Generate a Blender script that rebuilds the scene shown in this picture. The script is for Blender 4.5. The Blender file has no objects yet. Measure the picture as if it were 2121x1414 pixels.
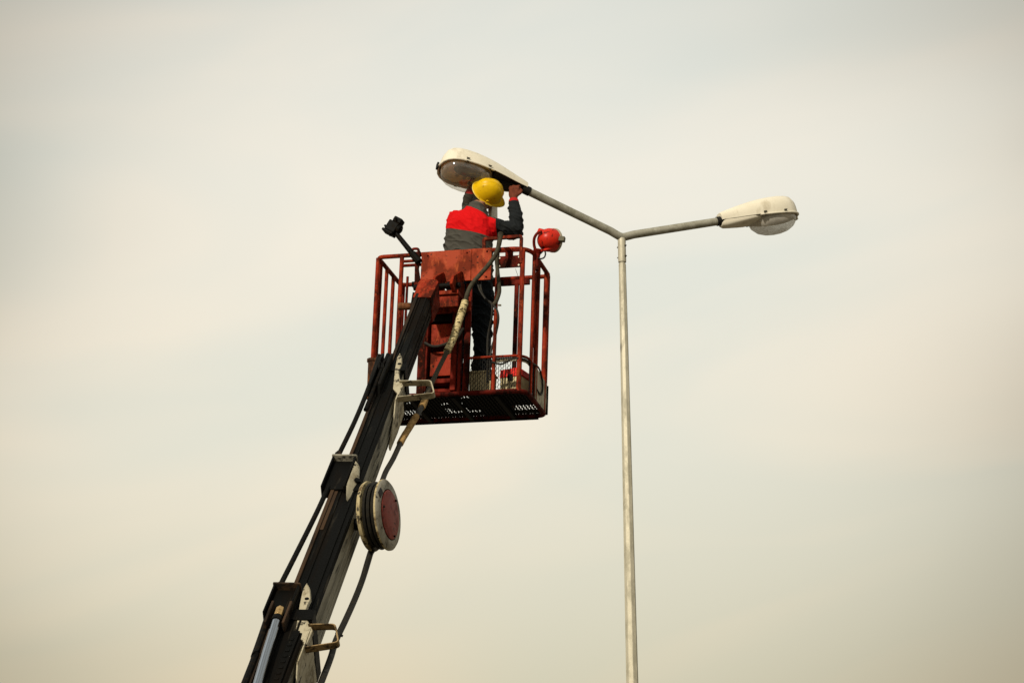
import bpy, bmesh, math, random
from mathutils import Vector, Matrix, Euler, noise
V = Vector
R = math.radians
random.seed(7)
scene = bpy.context.scene
col = scene.collection

# ------------------------------------------------------------------ camera
cam_d = bpy.data.cameras.new('camera')
cam = bpy.data.objects.new('camera', cam_d)
col.objects.link(cam)
cam.location = (0, 0, 1.6)
cam.rotation_euler = (R(108.0), 0, 0)
cam_d.sensor_width = 36.0
cam_d.lens = 36.0 * 5000.0 / 2121.0
cam_d.clip_start = 0.1
cam_d.clip_end = 6000
scene.camera = cam

# ------------------------------------------------------------------ sun + sky
SUN_AZ = R(208)      # compass bearing of the sun, clockwise from +Y (behind the camera, to the left)
SUN_EL = R(31)
to_sun = V((math.sin(SUN_AZ) * math.cos(SUN_EL), math.cos(SUN_AZ) * math.cos(SUN_EL), math.sin(SUN_EL)))
sun_d = bpy.data.lights.new('sun', 'SUN')
sun_d.energy = 4.4
sun_d.angle = R(2.0)
sun_d.color = (1.0, 0.90, 0.74)
sun = bpy.data.objects.new('sun', sun_d)
col.objects.link(sun)
sun.rotation_euler = to_sun.to_track_quat('Z', 'Y').to_euler()
sun.location = (-20, -20, 30)

world = bpy.data.worlds.new('World')
scene.world = world
world.use_nodes = True
nt = world.node_tree
nt.nodes.clear()


def nd(t, ty, **kw):
    n = t.nodes.new(ty)
    for k, v in kw.items():
        setattr(n, k, v)
    return n


def mth(t, op, a, b=None, c=None, clamp=False):
    n = t.nodes.new('ShaderNodeMath')
    n.operation = op
    n.use_clamp = clamp
    for i, x in enumerate((a, b, c)):
        if x is None:
            continue
        if isinstance(x, (int, float)):
            n.inputs[i].default_value = x
        else:
            t.links.new(x, n.inputs[i])
    return n.outputs[0]


def mixc(t, fac, a, b, blend='MIX'):
    n = t.nodes.new('ShaderNodeMix')
    n.data_type = 'RGBA'
    n.blend_type = blend
    for s, x in ((n.inputs[0], fac), (n.inputs[6], a), (n.inputs[7], b)):
        if isinstance(x, (int, float)):
            s.default_value = x
        elif isinstance(x, tuple):
            s.default_value = (x[0], x[1], x[2], 1)
        else:
            t.links.new(x, s)
    return n.outputs[2]


def build_world():
    t = nt
    out = nd(t, 'ShaderNodeOutputWorld')
    bg = nd(t, 'ShaderNodeBackground')
    bg.inputs[1].default_value = 0.1
    t.links.new(bg.outputs[0], out.inputs[0])
    sky = nd(t, 'ShaderNodeTexSky', sky_type='NISHITA')
    sky.sun_disc = False
    sky.sun_elevation = SUN_EL
    sky.sun_rotation = SUN_AZ
    sky.dust_density = 4.0
    sky.air_density = 1.0
    tc = nd(t, 'ShaderNodeTexCoord')
    sep = nd(t, 'ShaderNodeSeparateXYZ')
    t.links.new(tc.outputs['Generated'], sep.inputs[0])
    az = mth(t, 'ARCTAN2', sep.outputs[0], sep.outputs[1])
    el = mth(t, 'ARCSINE', sep.outputs[2])
    # soft stratus: stretched noise over (azimuth, elevation)
    cmb = nd(t, 'ShaderNodeCombineXYZ')
    t.links.new(mth(t, 'MULTIPLY', az, 1.6), cmb.inputs[0])
    t.links.new(mth(t, 'MULTIPLY_ADD', az, -0.9, mth(t, 'MULTIPLY', el, 5.2)), cmb.inputs[1])
    of1 = nd(t, 'ShaderNodeVectorMath', operation='ADD')
    of1.inputs[1].default_value = (6.3, 1.1, 2.5)
    t.links.new(cmb.outputs[0], of1.inputs[0])
    n1 = nd(t, 'ShaderNodeTexNoise')
    n1.inputs['Scale'].default_value = 2.6
    n1.inputs['Detail'].default_value = 3.0
    n1.inputs['Roughness'].default_value = 0.42
    n1.inputs['Distortion'].default_value = 0.5
    t.links.new(of1.outputs[0], n1.inputs['Vector'])
    n2 = nd(t, 'ShaderNodeTexNoise')
    n2.inputs['Scale'].default_value = 1.3
    n2.inputs['Detail'].default_value = 2.0
    off = nd(t, 'ShaderNodeVectorMath', operation='ADD')
    off.inputs[1].default_value = (3.7, 1.9, 5.1)
    t.links.new(cmb.outputs[0], off.inputs[0])
    t.links.new(off.outputs[0], n2.inputs['Vector'])
    # invented brightness cells repeating round the sky; darker view corners imitate lens vignetting
    w1 = mth(t, 'SUBTRACT', n2.outputs[0], 0.5)
    ca = mth(t, 'COSINE', mth(t, 'MULTIPLY_ADD', az, 2 * math.pi / R(40), mth(t, 'MULTIPLY', w1, 1.2)))
    ce = mth(t, 'COSINE', mth(t, 'MULTIPLY_ADD', mth(t, 'SUBTRACT', el, R(18.5)), 2 * math.pi / R(33), mth(t, 'MULTIPLY', w1, 1.0)))
    roll = mth(t, 'MULTIPLY', mth(t, 'MULTIPLY_ADD', ca, 0.5, 0.5), mth(t, 'MULTIPLY_ADD', ce, 0.5, 0.5))
    rr = nd(t, 'ShaderNodeValToRGB')
    rr.color_ramp.interpolation = 'B_SPLINE'
    e = rr.color_ramp.elements
    e[0].position = 0.0; e[0].color = (0.36, 0.325, 0.27, 1)
    e[1].position = 0.75; e[1].color = (1, 1, 1, 1)
    x = e.new(0.35); x.color = (0.90, 0.89, 0.87, 1)
    t.links.new(roll, rr.inputs[0])
    # colour: tan haze low, cream, cooler above
    er = nd(t, 'ShaderNodeValToRGB')
    e = er.color_ramp.elements
    e[0].position = 0.0; e[0].color = (7.0, 6.1, 4.0, 1)
    e[1].position = 1.0; e[1].color = (8.0, 8.1, 7.6, 1)
    for p, c in ((0.11, (8.3, 7.4, 5.4)), (0.17, (9.2, 8.55, 7.0)), (0.24, (9.2, 8.9, 7.8)), (0.32, (8.5, 8.45, 7.75))):
        x = e.new(p); x.color = (*c, 1)
    t.links.new(mth(t, 'MULTIPLY', el, 2 / math.pi * 1.0, clamp=True), er.inputs[0])
    base = mixc(t, 1.0, er.outputs[0], rr.outputs[0], 'MULTIPLY')
    f1 = mth(t, 'MULTIPLY', mth(t, 'SUBTRACT', n1.outputs[0], 0.38), 3.8, clamp=True)
    tint = mixc(t, f1, (0.90, 0.945, 0.965), (1.035, 1.01, 0.99))
    cloud = mixc(t, 1.0, base, tint, 'MULTIPLY')
    fin = mixc(t, 0.93, sky.outputs[0], cloud)
    t.links.new(fin, bg.inputs[0])


build_world()
scene.view_settings.view_transform = 'Standard'
scene.view_settings.look = 'None'
scene.view_settings.exposure = 0.0
scene.view_settings.gamma = 1.0
scene.view_settings.use_curve_mapping = False


# ------------------------------------------------------------------ materials
def pmat(name, base, rough=0.6, metal=0.0, layers=(), bump=0.0, bscale=60.0, spec=0.16):
    """layers: (colour, scale, lo, hi, (sx,sy,sz), amount) noise-masked coats over the base colour"""
    m = bpy.data.materials.new(name)
    m.use_nodes = True
    t = m.node_tree
    b = t.nodes['Principled BSDF']
    tc = nd(t, 'ShaderNodeTexCoord')
    K = 0.72      # overall paint reflectance
    c = tuple(K * q for q in base)
    rsock = None
    for i, (lc, sc, lo, hi, st, am) in enumerate(layers):
        mp = nd(t, 'ShaderNodeMapping')
        mp.inputs['Scale'].default_value = st
        mp.inputs['Location'].default_value = (i * 3.1 + 0.7, i * 1.7, i * 5.3)
        t.links.new(tc.outputs['Object'], mp.inputs[0])
        n = nd(t, 'ShaderNodeTexNoise')
        n.inputs['Scale'].default_value = sc
        n.inputs['Detail'].default_value = 6
        n.inputs['Roughness'].default_value = 0.62
        t.links.new(mp.outputs[0], n.inputs['Vector'])
        mr = nd(t, 'ShaderNodeMapRange')
        mr.inputs[1].default_value = lo
        mr.inputs[2].default_value = hi
        mr.inputs[4].default_value = am
        t.links.new(n.outputs[0], mr.inputs[0])
        c = mixc(t, mr.outputs[0], c, tuple(K * q for q in lc))
        if rsock is None:
            rsock = mr.outputs[0]
    if isinstance(c, tuple):
        b.inputs['Base Color'].default_value = (*c, 1)
    else:
        t.links.new(c, b.inputs['Base Color'])
    if rsock is not None:
        t.links.new(mth(t, 'MULTIPLY_ADD', rsock, 0.25, rough, clamp=True), b.inputs['Roughness'])
    else:
        b.inputs['Roughness'].default_value = rough
    b.inputs['Metallic'].default_value = metal
    b.inputs['Specular IOR Level'].default_value = spec
    if bump:
        n = nd(t, 'ShaderNodeTexNoise')
        n.inputs['Scale'].default_value = bscale
        n.inputs['Detail'].default_value = 4
        t.links.new(tc.outputs['Object'], n.inputs['Vector'])
        bp = nd(t, 'ShaderNodeBump')
        bp.inputs['Strength'].default_value = bump
        bp.inputs['Distance'].default_value = 0.004
        t.links.new(n.outputs[0], bp.inputs['Height'])
        t.links.new(bp.outputs[0], b.inputs['Normal'])
    return m


M = {}
M['ground'] = pmat('ground', (0.17, 0.15, 0.115), 0.9, 0, [((0.24, 0.20, 0.14), 0.3, 0.4, 0.7, (1, 1, 1), 0.8)])
M['red'] = pmat('red_paint', (0.30, 0.028, 0.009), 0.5, 0, [((0.060, 0.012, 0.006), 10, 0.44, 0.58, (1, 1, 0.45), 0.9), ((0.42, 0.075, 0.024), 34, 0.54, 0.66, (1, 1, 0.6), 0.6), ((0.015, 0.008, 0.006), 48, 0.60, 0.66, (1, 1, 0.6), 0.9)], 0.25, 70, 0.04)
M['red_panel'] = pmat('red_panel_paint', (0.38, 0.050, 0.014), 0.45, 0, [((0.11, 0.018, 0.008), 7, 0.47, 0.60, (1, 1, 0.8), 0.8), ((0.56, 0.115, 0.035), 26, 0.54, 0.68, (1, 1, 0.3), 0.6), ((0.02, 0.010, 0.006), 30, 0.615, 0.645, (1, 1, 1.4), 0.95)], 0.2, 60, 0.04)
M['red_dark'] = pmat('red_paint_grime_shade', (0.17, 0.014, 0.007), 0.55, 0, [((0.014, 0.005, 0.003), 8, 0.42, 0.58, (1, 1, 0.5), 0.95), ((0.26, 0.04, 0.012), 34, 0.57, 0.70, (1, 1, 1), 0.5)], 0.3, 60, 0.03)  # dark red: grime and, on column and boom head, painted shade
M['red_black'] = pmat('blackish_red_paint', (0.10, 0.008, 0.004), 0.6, 0, [((0.006, 0.003, 0.002), 12, 0.44, 0.60, (1, 1, 1), 0.95)], 0.2, 60, 0.04)  # near-black red with darker noise patches
M['rust'] = pmat('rusty_red', (0.20, 0.075, 0.028), 0.8, 0, [((0.025, 0.013, 0.008), 16, 0.40, 0.56, (1, 1, 0.4), 0.95)], 0.5, 90)
M['grease'] = pmat('brown_greasy_edge', (0.055, 0.030, 0.014), 0.7, 0, [((0.006, 0.005, 0.004), 12, 0.42, 0.58, (1, 1, 0.12), 0.95)], 0.5, 90)
M['black'] = pmat('black_greasy_steel', (0.0035, 0.0035, 0.003), 0.50, 0, [((0.008, 0.005, 0.0025), 7, 0.50, 0.66, (1, 1, 0.16), 0.85), ((0.030, 0.026, 0.018), 30, 0.60, 0.70, (1, 1, 0.08), 0.8)], 0.4, 50, 0.04)
M['black_tube'] = pmat('black_steel', (0.004, 0.004, 0.0035), 0.55, 0, [((0.020, 0.013, 0.007), 30, 0.50, 0.68, (1, 1, 1), 0.7)], 0.2, 80, 0.05)
M['floor_black'] = pmat('black_floor', (0.002, 0.002, 0.002), 0.8, 0, [((0.02, 0.008, 0.006), 12, 0.55, 0.7, (1, 1, 1), 0.7)], 0.2, 60)
M['grey_side'] = pmat('dirty_white_boom_paint', (0.34, 0.32, 0.25), 0.6, 0, [((0.055, 0.048, 0.034), 5, 0.44, 0.64, (1, 1, 0.14), 0.92), ((0.008, 0.007, 0.005), 16, 0.53, 0.62, (1, 1, 0.16), 0.95)], 0.2, 40)
M['cream'] = pmat('cream_paint', (0.48, 0.435, 0.31), 0.55, 0, [((0.20, 0.16, 0.09), 14, 0.50, 0.64, (1, 1, 0.5), 0.8), ((0.014, 0.010, 0.006), 22, 0.56, 0.62, (1, 1, 0.6), 0.95)], 0.2, 60)
M['brown_guide'] = pmat('rusty_cream_paint', (0.36, 0.25, 0.12), 0.7, 0, [((0.02, 0.014, 0.008), 18, 0.46, 0.60, (1, 1, 1), 0.95)], 0.3, 60)
M['cream_rim'] = pmat('cream_rim', (0.48, 0.40, 0.22), 0.6, 0, [((0.10, 0.06, 0.025), 18, 0.48, 0.60, (1, 1, 1), 0.9), ((0.01, 0.008, 0.005), 24, 0.57, 0.62, (1, 1, 1), 0.9)], 0.3, 80)
M['drum_grey'] = pmat('drum_grey', (0.36, 0.34, 0.275), 0.5, 0, [((0.13, 0.11, 0.075), 9, 0.47, 0.62, (1, 1, 1), 0.8), ((0.02, 0.016, 0.01), 26, 0.59, 0.64, (1, 1, 1), 0.9)], 0.1, 40)
M['drum_red'] = pmat('faded_red_disc', (0.30, 0.055, 0.040), 0.55, 0, [((0.13, 0.030, 0.022), 9, 0.48, 0.64, (1, 1, 1), 0.8), ((0.03, 0.012, 0.01), 34, 0.60, 0.65, (1, 1, 1), 0.8)], 0.1, 40)
M['chrome'] = pmat('chrome_rod', (0.55, 0.60, 0.68), 0.16, 1.0)
M['brass'] = pmat('brass_nut', (0.62, 0.42, 0.18), 0.4, 0.6, [((0.2, 0.12, 0.04), 40, 0.5, 0.7, (1, 1, 1), 0.7)])
M['hose'] = pmat('black_rubber_hose', (0.016, 0.015, 0.012), 0.55, 0, [((0.045, 0.036, 0.020), 30, 0.5, 0.72, (1, 1, 1), 0.8)], 0.2, 90)
M['hose_olive'] = pmat('dusty_hose', (0.060, 0.052, 0.032), 0.7, 0, [((0.018, 0.016, 0.011), 26, 0.48, 0.68, (1, 1, 1), 0.8)], 0.2, 90)
M['tape'] = pmat('cream_tape', (0.66, 0.55, 0.30), 0.85, 0, [((0.20, 0.15, 0.06), 30, 0.50, 0.60, (1, 1, 1.5), 0.9), ((0.008, 0.007, 0.005), 26, 0.53, 0.58, (1, 1, 2.0), 0.97)], 0.5, 80, 0.05)
M['tape_brown'] = pmat('brown_tape', (0.46, 0.29, 0.11), 0.8, 0, [((0.20, 0.10, 0.03), 26, 0.46, 0.64, (1, 1, 1.5), 0.9), ((0.05, 0.03, 0.012), 60, 0.6, 0.68, (1, 1, 1), 0.9)], 0.5, 80)
M['galv'] = pmat('galvanised_pole', (0.60, 0.565, 0.44), 0.45, 0.15, [((0.38, 0.36, 0.27), 16, 0.46, 0.62, (1, 1, 0.35), 0.65), ((0.76, 0.72, 0.57), 45, 0.54, 0.68, (1, 1, 0.6), 0.5)], 0.12, 60)
M['galv_arm'] = pmat('galvanised_arm', (0.40, 0.39, 0.32), 0.45, 0.25, [((0.24, 0.23, 0.17), 14, 0.44, 0.64, (1, 1, 1), 0.8), ((0.60, 0.60, 0.52), 50, 0.56, 0.70, (1, 1, 1), 0.5)], 0.12, 60)
M['galv_dark'] = pmat('weathered_bolt', (0.10, 0.09, 0.065), 0.6, 0.4)
M['lum'] = pmat('cream_lamp_housing', (0.84, 0.79, 0.645), 0.42, 0, [((0.72, 0.66, 0.51), 5, 0.45, 0.7, (1, 1, 1), 0.7), ((0.42, 0.36, 0.24), 14, 0.55, 0.70, (1, 1, 0.25), 0.55)], 0.05, 30)
M['lum_dark'] = pmat('lamp_gasket', (0.012, 0.011, 0.009), 0.6)
M['gear'] = pmat('gear_tray', (0.02, 0.018, 0.016), 0.6)
M['reflector'] = pmat('lamp_reflector', (1.38, 1.12, 0.62), 0.38, 0.30, [((0.30, 0.19, 0.06), 9, 0.50, 0.58, (1, 1, 1), 0.75)], 0.2, 9, 0.5)
M['white'] = pmat('white_ceramic', (0.72, 0.66, 0.52), 0.35)
M['bulb'] = pmat('bulb_glass', (0.16, 0.11, 0.06), 0.12, 0.0, spec=0.8)
M['yellow'] = pmat('yellow_shell', (0.80, 0.50, 0.004), 0.34, 0, [((0.62, 0.34, 0.004), 8, 0.52, 0.72, (1, 1, 1), 0.45), ((0.30, 0.17, 0.01), 40, 0.60, 0.66, (1, 1, 1), 0.55)], 0.03, 40)
M['pale_yellow'] = pmat('pale_yellow_lip', (0.82, 0.62, 0.12), 0.4)
M['coat_red'] = pmat('red_fabric', (0.64, 0.006, 0.008), 0.85, 0, [((0.45, 0.003, 0.004), 9, 0.5, 0.75, (1, 1, 0.5), 0.5)], 0.08, 260, 0.08)
M['coat_grey'] = pmat('grey_fabric', (0.076, 0.073, 0.062), 0.9, 0, [((0.058, 0.054, 0.044), 9, 0.5, 0.7, (1, 1, 0.5), 0.6)], 0.08, 260, 0.08)
M['coat_dark'] = pmat('dark_sleeve_fabric', (0.013, 0.016, 0.018), 0.9, 0, [((0.024, 0.027, 0.027), 14, 0.5, 0.7, (1, 1, 0.5), 0.7)], 0.3, 160, 0.15)
M['trouser'] = pmat('dark_trouser_fabric', (0.009, 0.014, 0.020), 0.9, 0, [((0.024, 0.034, 0.044), 9, 0.52, 0.72, (1, 1, 0.5), 0.8)], 0.3, 140, 0.15)
M['boot'] = pmat('boot_leather', (0.02, 0.016, 0.012), 0.6)
M['skin'] = pmat('skin', (0.38, 0.19, 0.11), 0.55)
M['hair'] = pmat('dark_hair', (0.010, 0.008, 0.007), 0.7, 0, (), 0.5, 200)
M['glove'] = pmat('worn_glove', (0.16, 0.040, 0.018), 0.8, 0, [((0.08, 0.024, 0.014), 30, 0.5, 0.68, (1, 1, 1), 0.8)], 0.3, 120)
M['cuff'] = pmat('red_cuff', (0.50, 0.012, 0.012), 0.85)
M['lamp_red'] = pmat('red_lamp_shell', (0.60, 0.025, 0.010), 0.35, 0, [((0.30, 0.016, 0.008), 14, 0.55, 0.72, (1, 1, 1), 0.7), ((0.02, 0.008, 0.006), 30, 0.59, 0.63, (1, 1, 1), 0.9)], 0.1, 60)
M['lens'] = pmat('dusty_lens', (0.42, 0.38, 0.28), 0.3)
M['plastic_grey'] = pmat('grey_olive_knob', (0.13, 0.12, 0.075), 0.6)
M['box_cream'] = pmat('cream_box', (0.70, 0.60, 0.36), 0.7, 0, [((0.22, 0.16, 0.07), 16, 0.5, 0.7, (1, 1, 0.5), 0.8)])
M['tool_red'] = pmat('red_box', (0.80, 0.022, 0.014), 0.5, 0, [((0.22, 0.01, 0.008), 18, 0.5, 0.7, (1, 1, 1), 0.7)])


def glass_mat(name, tint, rough, refl, white_mix):
    m = bpy.data.materials.new(name)
    m.use_nodes = True
    t = m.node_tree
    t.nodes.clear()
    out = nd(t, 'ShaderNodeOutputMaterial')
    tr = nd(t, 'ShaderNodeBsdfTransparent')
    tr.inputs[0].default_value = (*tint, 1)
    gl = nd(t, 'ShaderNodeBsdfGlossy')
    gl.inputs['Roughness'].default_value = rough
    df = nd(t, 'ShaderNodeBsdfDiffuse')
    df.inputs[0].default_value = (0.60, 0.58, 0.52, 1)
    fr = nd(t, 'ShaderNodeLayerWeight')
    fr.inputs[0].default_value = 0.35
    m1 = nd(t, 'ShaderNodeMixShader')
    t.links.new(mth(t, 'MULTIPLY_ADD', fr.outputs['Facing'], 0.40, refl, clamp=True), m1.inputs[0])
    t.links.new(tr.outputs[0], m1.inputs[1])
    t.links.new(gl.outputs[0], m1.inputs[2])
    m2 = nd(t, 'ShaderNodeMixShader')
    n = nd(t, 'ShaderNodeTexNoise')
    n.inputs['Scale'].default_value = 8
    tc = nd(t, 'ShaderNodeTexCoord')
    t.links.new(tc.outputs['Object'], n.inputs['Vector'])
    t.links.new(mth(t, 'MULTIPLY', n.outputs[0], white_mix), m2.inputs[0])
    t.links.new(m1.outputs[0], m2.inputs[1])
    t.links.new(df.outputs[0], m2.inputs[2])
    t.links.new(m2.outputs[0], out.inputs[0])
    return m


M['bowl'] = glass_mat('clear_bowl', (0.95, 0.94, 0.90), 0.10, 0.04, 0.16)
M['bowl_lit'] = glass_mat('lit_bowl', (0.95, 0.94, 0.90), 0.15, 0.06, 0.95)  # same glass whitened: sun and sky sheen painted in as diffuse white


# ------------------------------------------------------------------ mesh builder
def basis(d):
    d = V(d).normalized()
    a = V((0, 0, 1)) if abs(d.z) < 0.9 else V((1, 0, 0))
    u = d.cross(a).normalized()
    return u, d.cross(u).normalized(), d


class MB:
    def __init__(self):
        self.v = []; self.f = []; self.m = []

    def add(self, vs, fs, mi=0):
        o = len(self.v)
        self.v += [V(p) for p in vs]
        self.f += [tuple(i + o for i in f) for f in fs]
        self.m += [mi] * len(fs)
        return self

    def box(self, lo, hi, mi=0, rot=None, mat=None):
        x0, y0, z0 = lo; x1, y1, z1 = hi
        vs = [V(p) for p in ((x0, y0, z0), (x1, y0, z0), (x1, y1, z0), (x0, y1, z0), (x0, y0, z1), (x1, y0, z1), (x1, y1, z1), (x0, y1, z1))]
        if mat is not None:
            vs = [mat @ p for p in vs]
        return self.add(vs, [(3, 2, 1, 0), (4, 5, 6, 7), (0, 1, 5, 4), (1, 2, 6, 5), (2, 3, 7, 6), (3, 0, 4, 7)], mi)

    def loft(self, rings, mi=0, caps=True, closed=True):
        n = len(rings[0])
        vs = [p for r in rings for p in r]
        fs = []
        for i in range(len(rings) - 1):
            for j in range(n if closed else n - 1):
                k = (j + 1) % n
                fs.append((i * n + j, i * n + k, (i + 1) * n + k, (i + 1) * n + j))
        if caps:
            fs.append(tuple(range(n - 1, -1, -1)))
            fs.append(tuple((len(rings) - 1) * n + j for j in range(n)))
        return self.add(vs, fs, mi)

    def tube(self, pts, r, n=12, mi=0, caps=True):
        pts = [V(p) for p in pts]
        rs = r if isinstance(r, (list, tuple)) else [r] * len(pts)
        t0 = (pts[1] - pts[0]).normalized()
        u, w, _ = basis(t0)
        rings = []
        for i, p in enumerate(pts):
            a = (p - pts[i - 1]).normalized() if i else t0
            b = (pts[i + 1] - p).normalized() if i < len(pts) - 1 else a
            t = (a + b).normalized()
            u = (u - t * u.dot(t)).normalized()
            w = t.cross(u)
            k = 1.0 / max(0.5, math.sqrt(max(0.0, (1 + a.dot(b)) / 2)))
            rings.append([p + (u * math.cos(q) + w * math.sin(q)) * rs[i] * (k if 0 < i < len(pts) - 1 else 1) for q in (2 * math.pi * j / n for j in range(n))])
        return self.loft(rings, mi, caps)

    def cyl(self, a, b, r, n=16, mi=0, r2=None):
        return self.tube([a, b], [r, r if r2 is None else r2], n, mi)

    def lathe(self, o, axis, prof, n=32, mi=0, caps=True):
        """prof: list of (distance along axis, radius)"""
        u, w, d = basis(axis)
        o = V(o)
        return self.loft([[o + d * h + (u * math.cos(q) + w * math.sin(q)) * r for q in (2 * math.pi * j / n for j in range(n))] for h, r in prof], mi, caps)

    def prism(self, poly, ext, mi=0):
        """poly: list of 3d points in a plane, ext: extrusion vector"""
        e = V(ext)
        a = [V(p) for p in poly]
        n = len(a)
        return self.add(a + [p + e for p in a], [tuple(range(n - 1, -1, -1)), tuple(range(n, 2 * n))] + [(i, (i + 1) % n, n + (i + 1) % n, n + i) for i in range(n)], mi)

    def ell(self, c, ax, n=20, m=12, mi=0):
        c = V(c); a, b, d = (V(x) for x in ax)
        rings = []
        for i in range(m + 1):
            th = math.pi * i / m
            s = max(math.sin(th), 1e-3)
            rings.append([c - d * math.cos(th) + (a * math.cos(q) + b * math.sin(q)) * s for q in (2 * math.pi * j / n for j in range(n))])
        return self.loft(rings, mi, True)

    def build(self, name, mats, parent=None, off=None, sharp=35, bevel=0.0, kind=None):
        me = bpy.data.meshes.new(name)
        o3 = V(off) if off is not None else V((0, 0, 0))
        me.from_pydata([p - o3 for p in self.v], [], self.f)
        mats = mats if isinstance(mats, (list, tuple)) else [mats]
        for x in mats:
            me.materials.append(M[x])
        me.polygons.foreach_set('material_index', self.m)
        bm = bmesh.new(); bm.from_mesh(me)
        bmesh.ops.recalc_face_normals(bm, faces=bm.faces)
        bm.to_mesh(me); bm.free()
        me.polygons.foreach_set('use_smooth', [True] * len(me.polygons))
        me.set_sharp_from_angle(angle=R(sharp))
        o = bpy.data.objects.new(name, me)
        col.objects.link(o)
        if parent is not None:
            o.parent = parent
        if bevel:
            b = o.modifiers.new('bevel', 'BEVEL')
            b.width = bevel; b.segments = 2; b.limit_method = 'ANGLE'; b.angle_limit = R(40)
        if kind:
            o['kind'] = kind
        return o


def thing(name, label, cat, matrix, group=None):
    o = bpy.data.objects.new(name, None)
    o.empty_display_size = 0.2
    col.objects.link(o)
    o.matrix_world = matrix
    o['label'] = label; o['category'] = cat
    if group:
        o['group'] = group
    return o


def smooth_path(pts, k=5):
    P = [V(p) for p in pts]
    out = []
    for i in range(len(P) - 1):
        a = P[max(i - 1, 0)]; b = P[i]; c = P[i + 1]; d = P[min(i + 2, len(P) - 1)]
        for j in range(k):
            t = j / k
            out.append(0.5 * ((2 * b) + (c - a) * t + (2 * a - 5 * b + 4 * c - d) * t * t + (3 * b - a - 3 * c + d) * t ** 3))
    return out + [P[-1]]


def round_poly(pts, r, k=6):
    """polyline with its inner corners rounded"""
    P = [V(p) for p in pts]
    out = [P[0]]
    for i in range(1, len(P) - 1):
        rr = r[i - 1] if isinstance(r, (list, tuple)) else r
        a = (P[i - 1] - P[i]).normalized(); b = (P[i + 1] - P[i]).normalized()
        s = P[i] + a * rr; e = P[i] + b * rr
        for j in range(k + 1):
            t = j / k
            out.append(s * (1 - t) ** 2 + P[i] * 2 * t * (1 - t) + e * t * t)
    return out + [P[-1]]


def mesh_guard(mb, o, u, v, w, h, cw, ch, t, nrm):
    """expanded-metal sheet: zigzag strands that meet at their nodes"""
    o = V(o); u = V(u).normalized(); v = V(v).normalized(); nrm = V(nrm).normalized()
    nc = max(1, int(round(w / cw))); nr = max(1, int(round(h / (ch / 2))))
    for i in range(nc + 1):
        for j in range(nr):
            s0 = 0.5 * cw * (0.96 if (i + j) % 2 else 0.04)
            s1 = 0.5 * cw * (0.96 if (i + j + 1) % 2 else 0.04)
            x0 = min(max(i * cw + s0 - cw / 2, 0), w); x1 = min(max(i * cw + s1 - cw / 2, 0), w)
            a = o + u * x0 + v * (j * h / nr); b = o + u * x1 + v * ((j + 1) * h / nr)
            d = (b - a).normalized(); sd = d.cross(nrm) * t * 0.5; nn = nrm * t * 0.5
            mb.add([a - sd - nn, a + sd - nn, a + sd + nn, a - sd + nn, b - sd - nn, b + sd - nn, b + sd + nn, b - sd + nn],
                   [(0, 1, 5, 4), (1, 2, 6, 5), (2, 3, 7, 6), (3, 0, 4, 7)])


# ------------------------------------------------------------------ ground
g = MB().box((-3000, -3000, -0.5), (3000, 3000, 0)).build('ground', 'ground')
g['kind'] = 'structure'

# ------------------------------------------------------------------ street lamp
FORK = V((0.8500, 17.5507, 8.1575))
FOOT = V((0.9185, 17.5507, 0))
SL = V((0.1093, 17.2504, 8.4233)); SR = V((1.6322, 17.737, 8.3563))


def build_lamp():
    post = thing('street_lamp', 'tapered galvanised street lamp pole with two arms forking to cream lamp heads', 'street lamp', Matrix.Translation(FOOT))

    def Z(z):
        return FOOT + (FORK - FOOT) * (z / FORK.z)
    u, w, d = basis(FORK - FOOT)
    n = 8
    rings = []
    for z, r in ((0.0, 0.0700), (0.4, 0.0680), (2.0, 0.0600), (4.0, 0.0492), (6.0, 0.0388), (7.93, 0.0291)):
        rings.append([Z(z) + (u * math.cos(q) + w * math.sin(q)) * r for q in (2 * math.pi * (j + 0.2) / n for j in range(n))])
    MB().loft(rings).build('pole', 'galv', post, FOOT, 30, 0.002)
    MB().tube([Z(7.945), Z(7.955), Z(8.14)], [0.0305, 0.0312, 0.0308], 20).tube([Z(7.90), Z(7.95)], 0.024, 16).build('sleeve', 'galv', post, FOOT)
    for z, q in ((7.990, -0.7), (8.075, -0.7), (7.990, 2.5), (8.075, 2.5)):
        p = Z(z); dd = V((math.cos(q), math.sin(q), 0))
        MB().cyl(p + dd * 0.028, p + dd * 0.037, 0.0085, 6).cyl(p + dd * 0.033, p + dd * 0.044, 0.0045, 8).build('bolt', 'galv_dark', post, FOOT)
    MB().box(FOOT + V((-0.2, -0.2, 0.0)), FOOT + V((0.2, 0.2, 0.025))).build('base_plate', 'galv', post, FOOT, 35, 0.004)
    for S in (SL, SR):
        a = FORK + (S - FORK).normalized() * 0.10
        mid = FORK + V((0, 0, -0.004))
        pts = [mid] + [mid.lerp(a, k) + V((0, 0, -0.006 * (1 - k))) for k in (0.25, 0.5, 0.75)] + [a, S]
        MB().tube(pts, 0.0315, 18).build('arm', 'galv_arm', post, FOOT)
        e = (S - FORK).normalized()
        MB().cyl(S - e * 0.028, S + e * 0.035, 0.0365, 20).build('gasket', 'lum_dark', post, FOOT)
    luminaire(post, SL, R(196), R(10), True, R(15))
    luminaire(post, SR, R(25), R(12), False)


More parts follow.
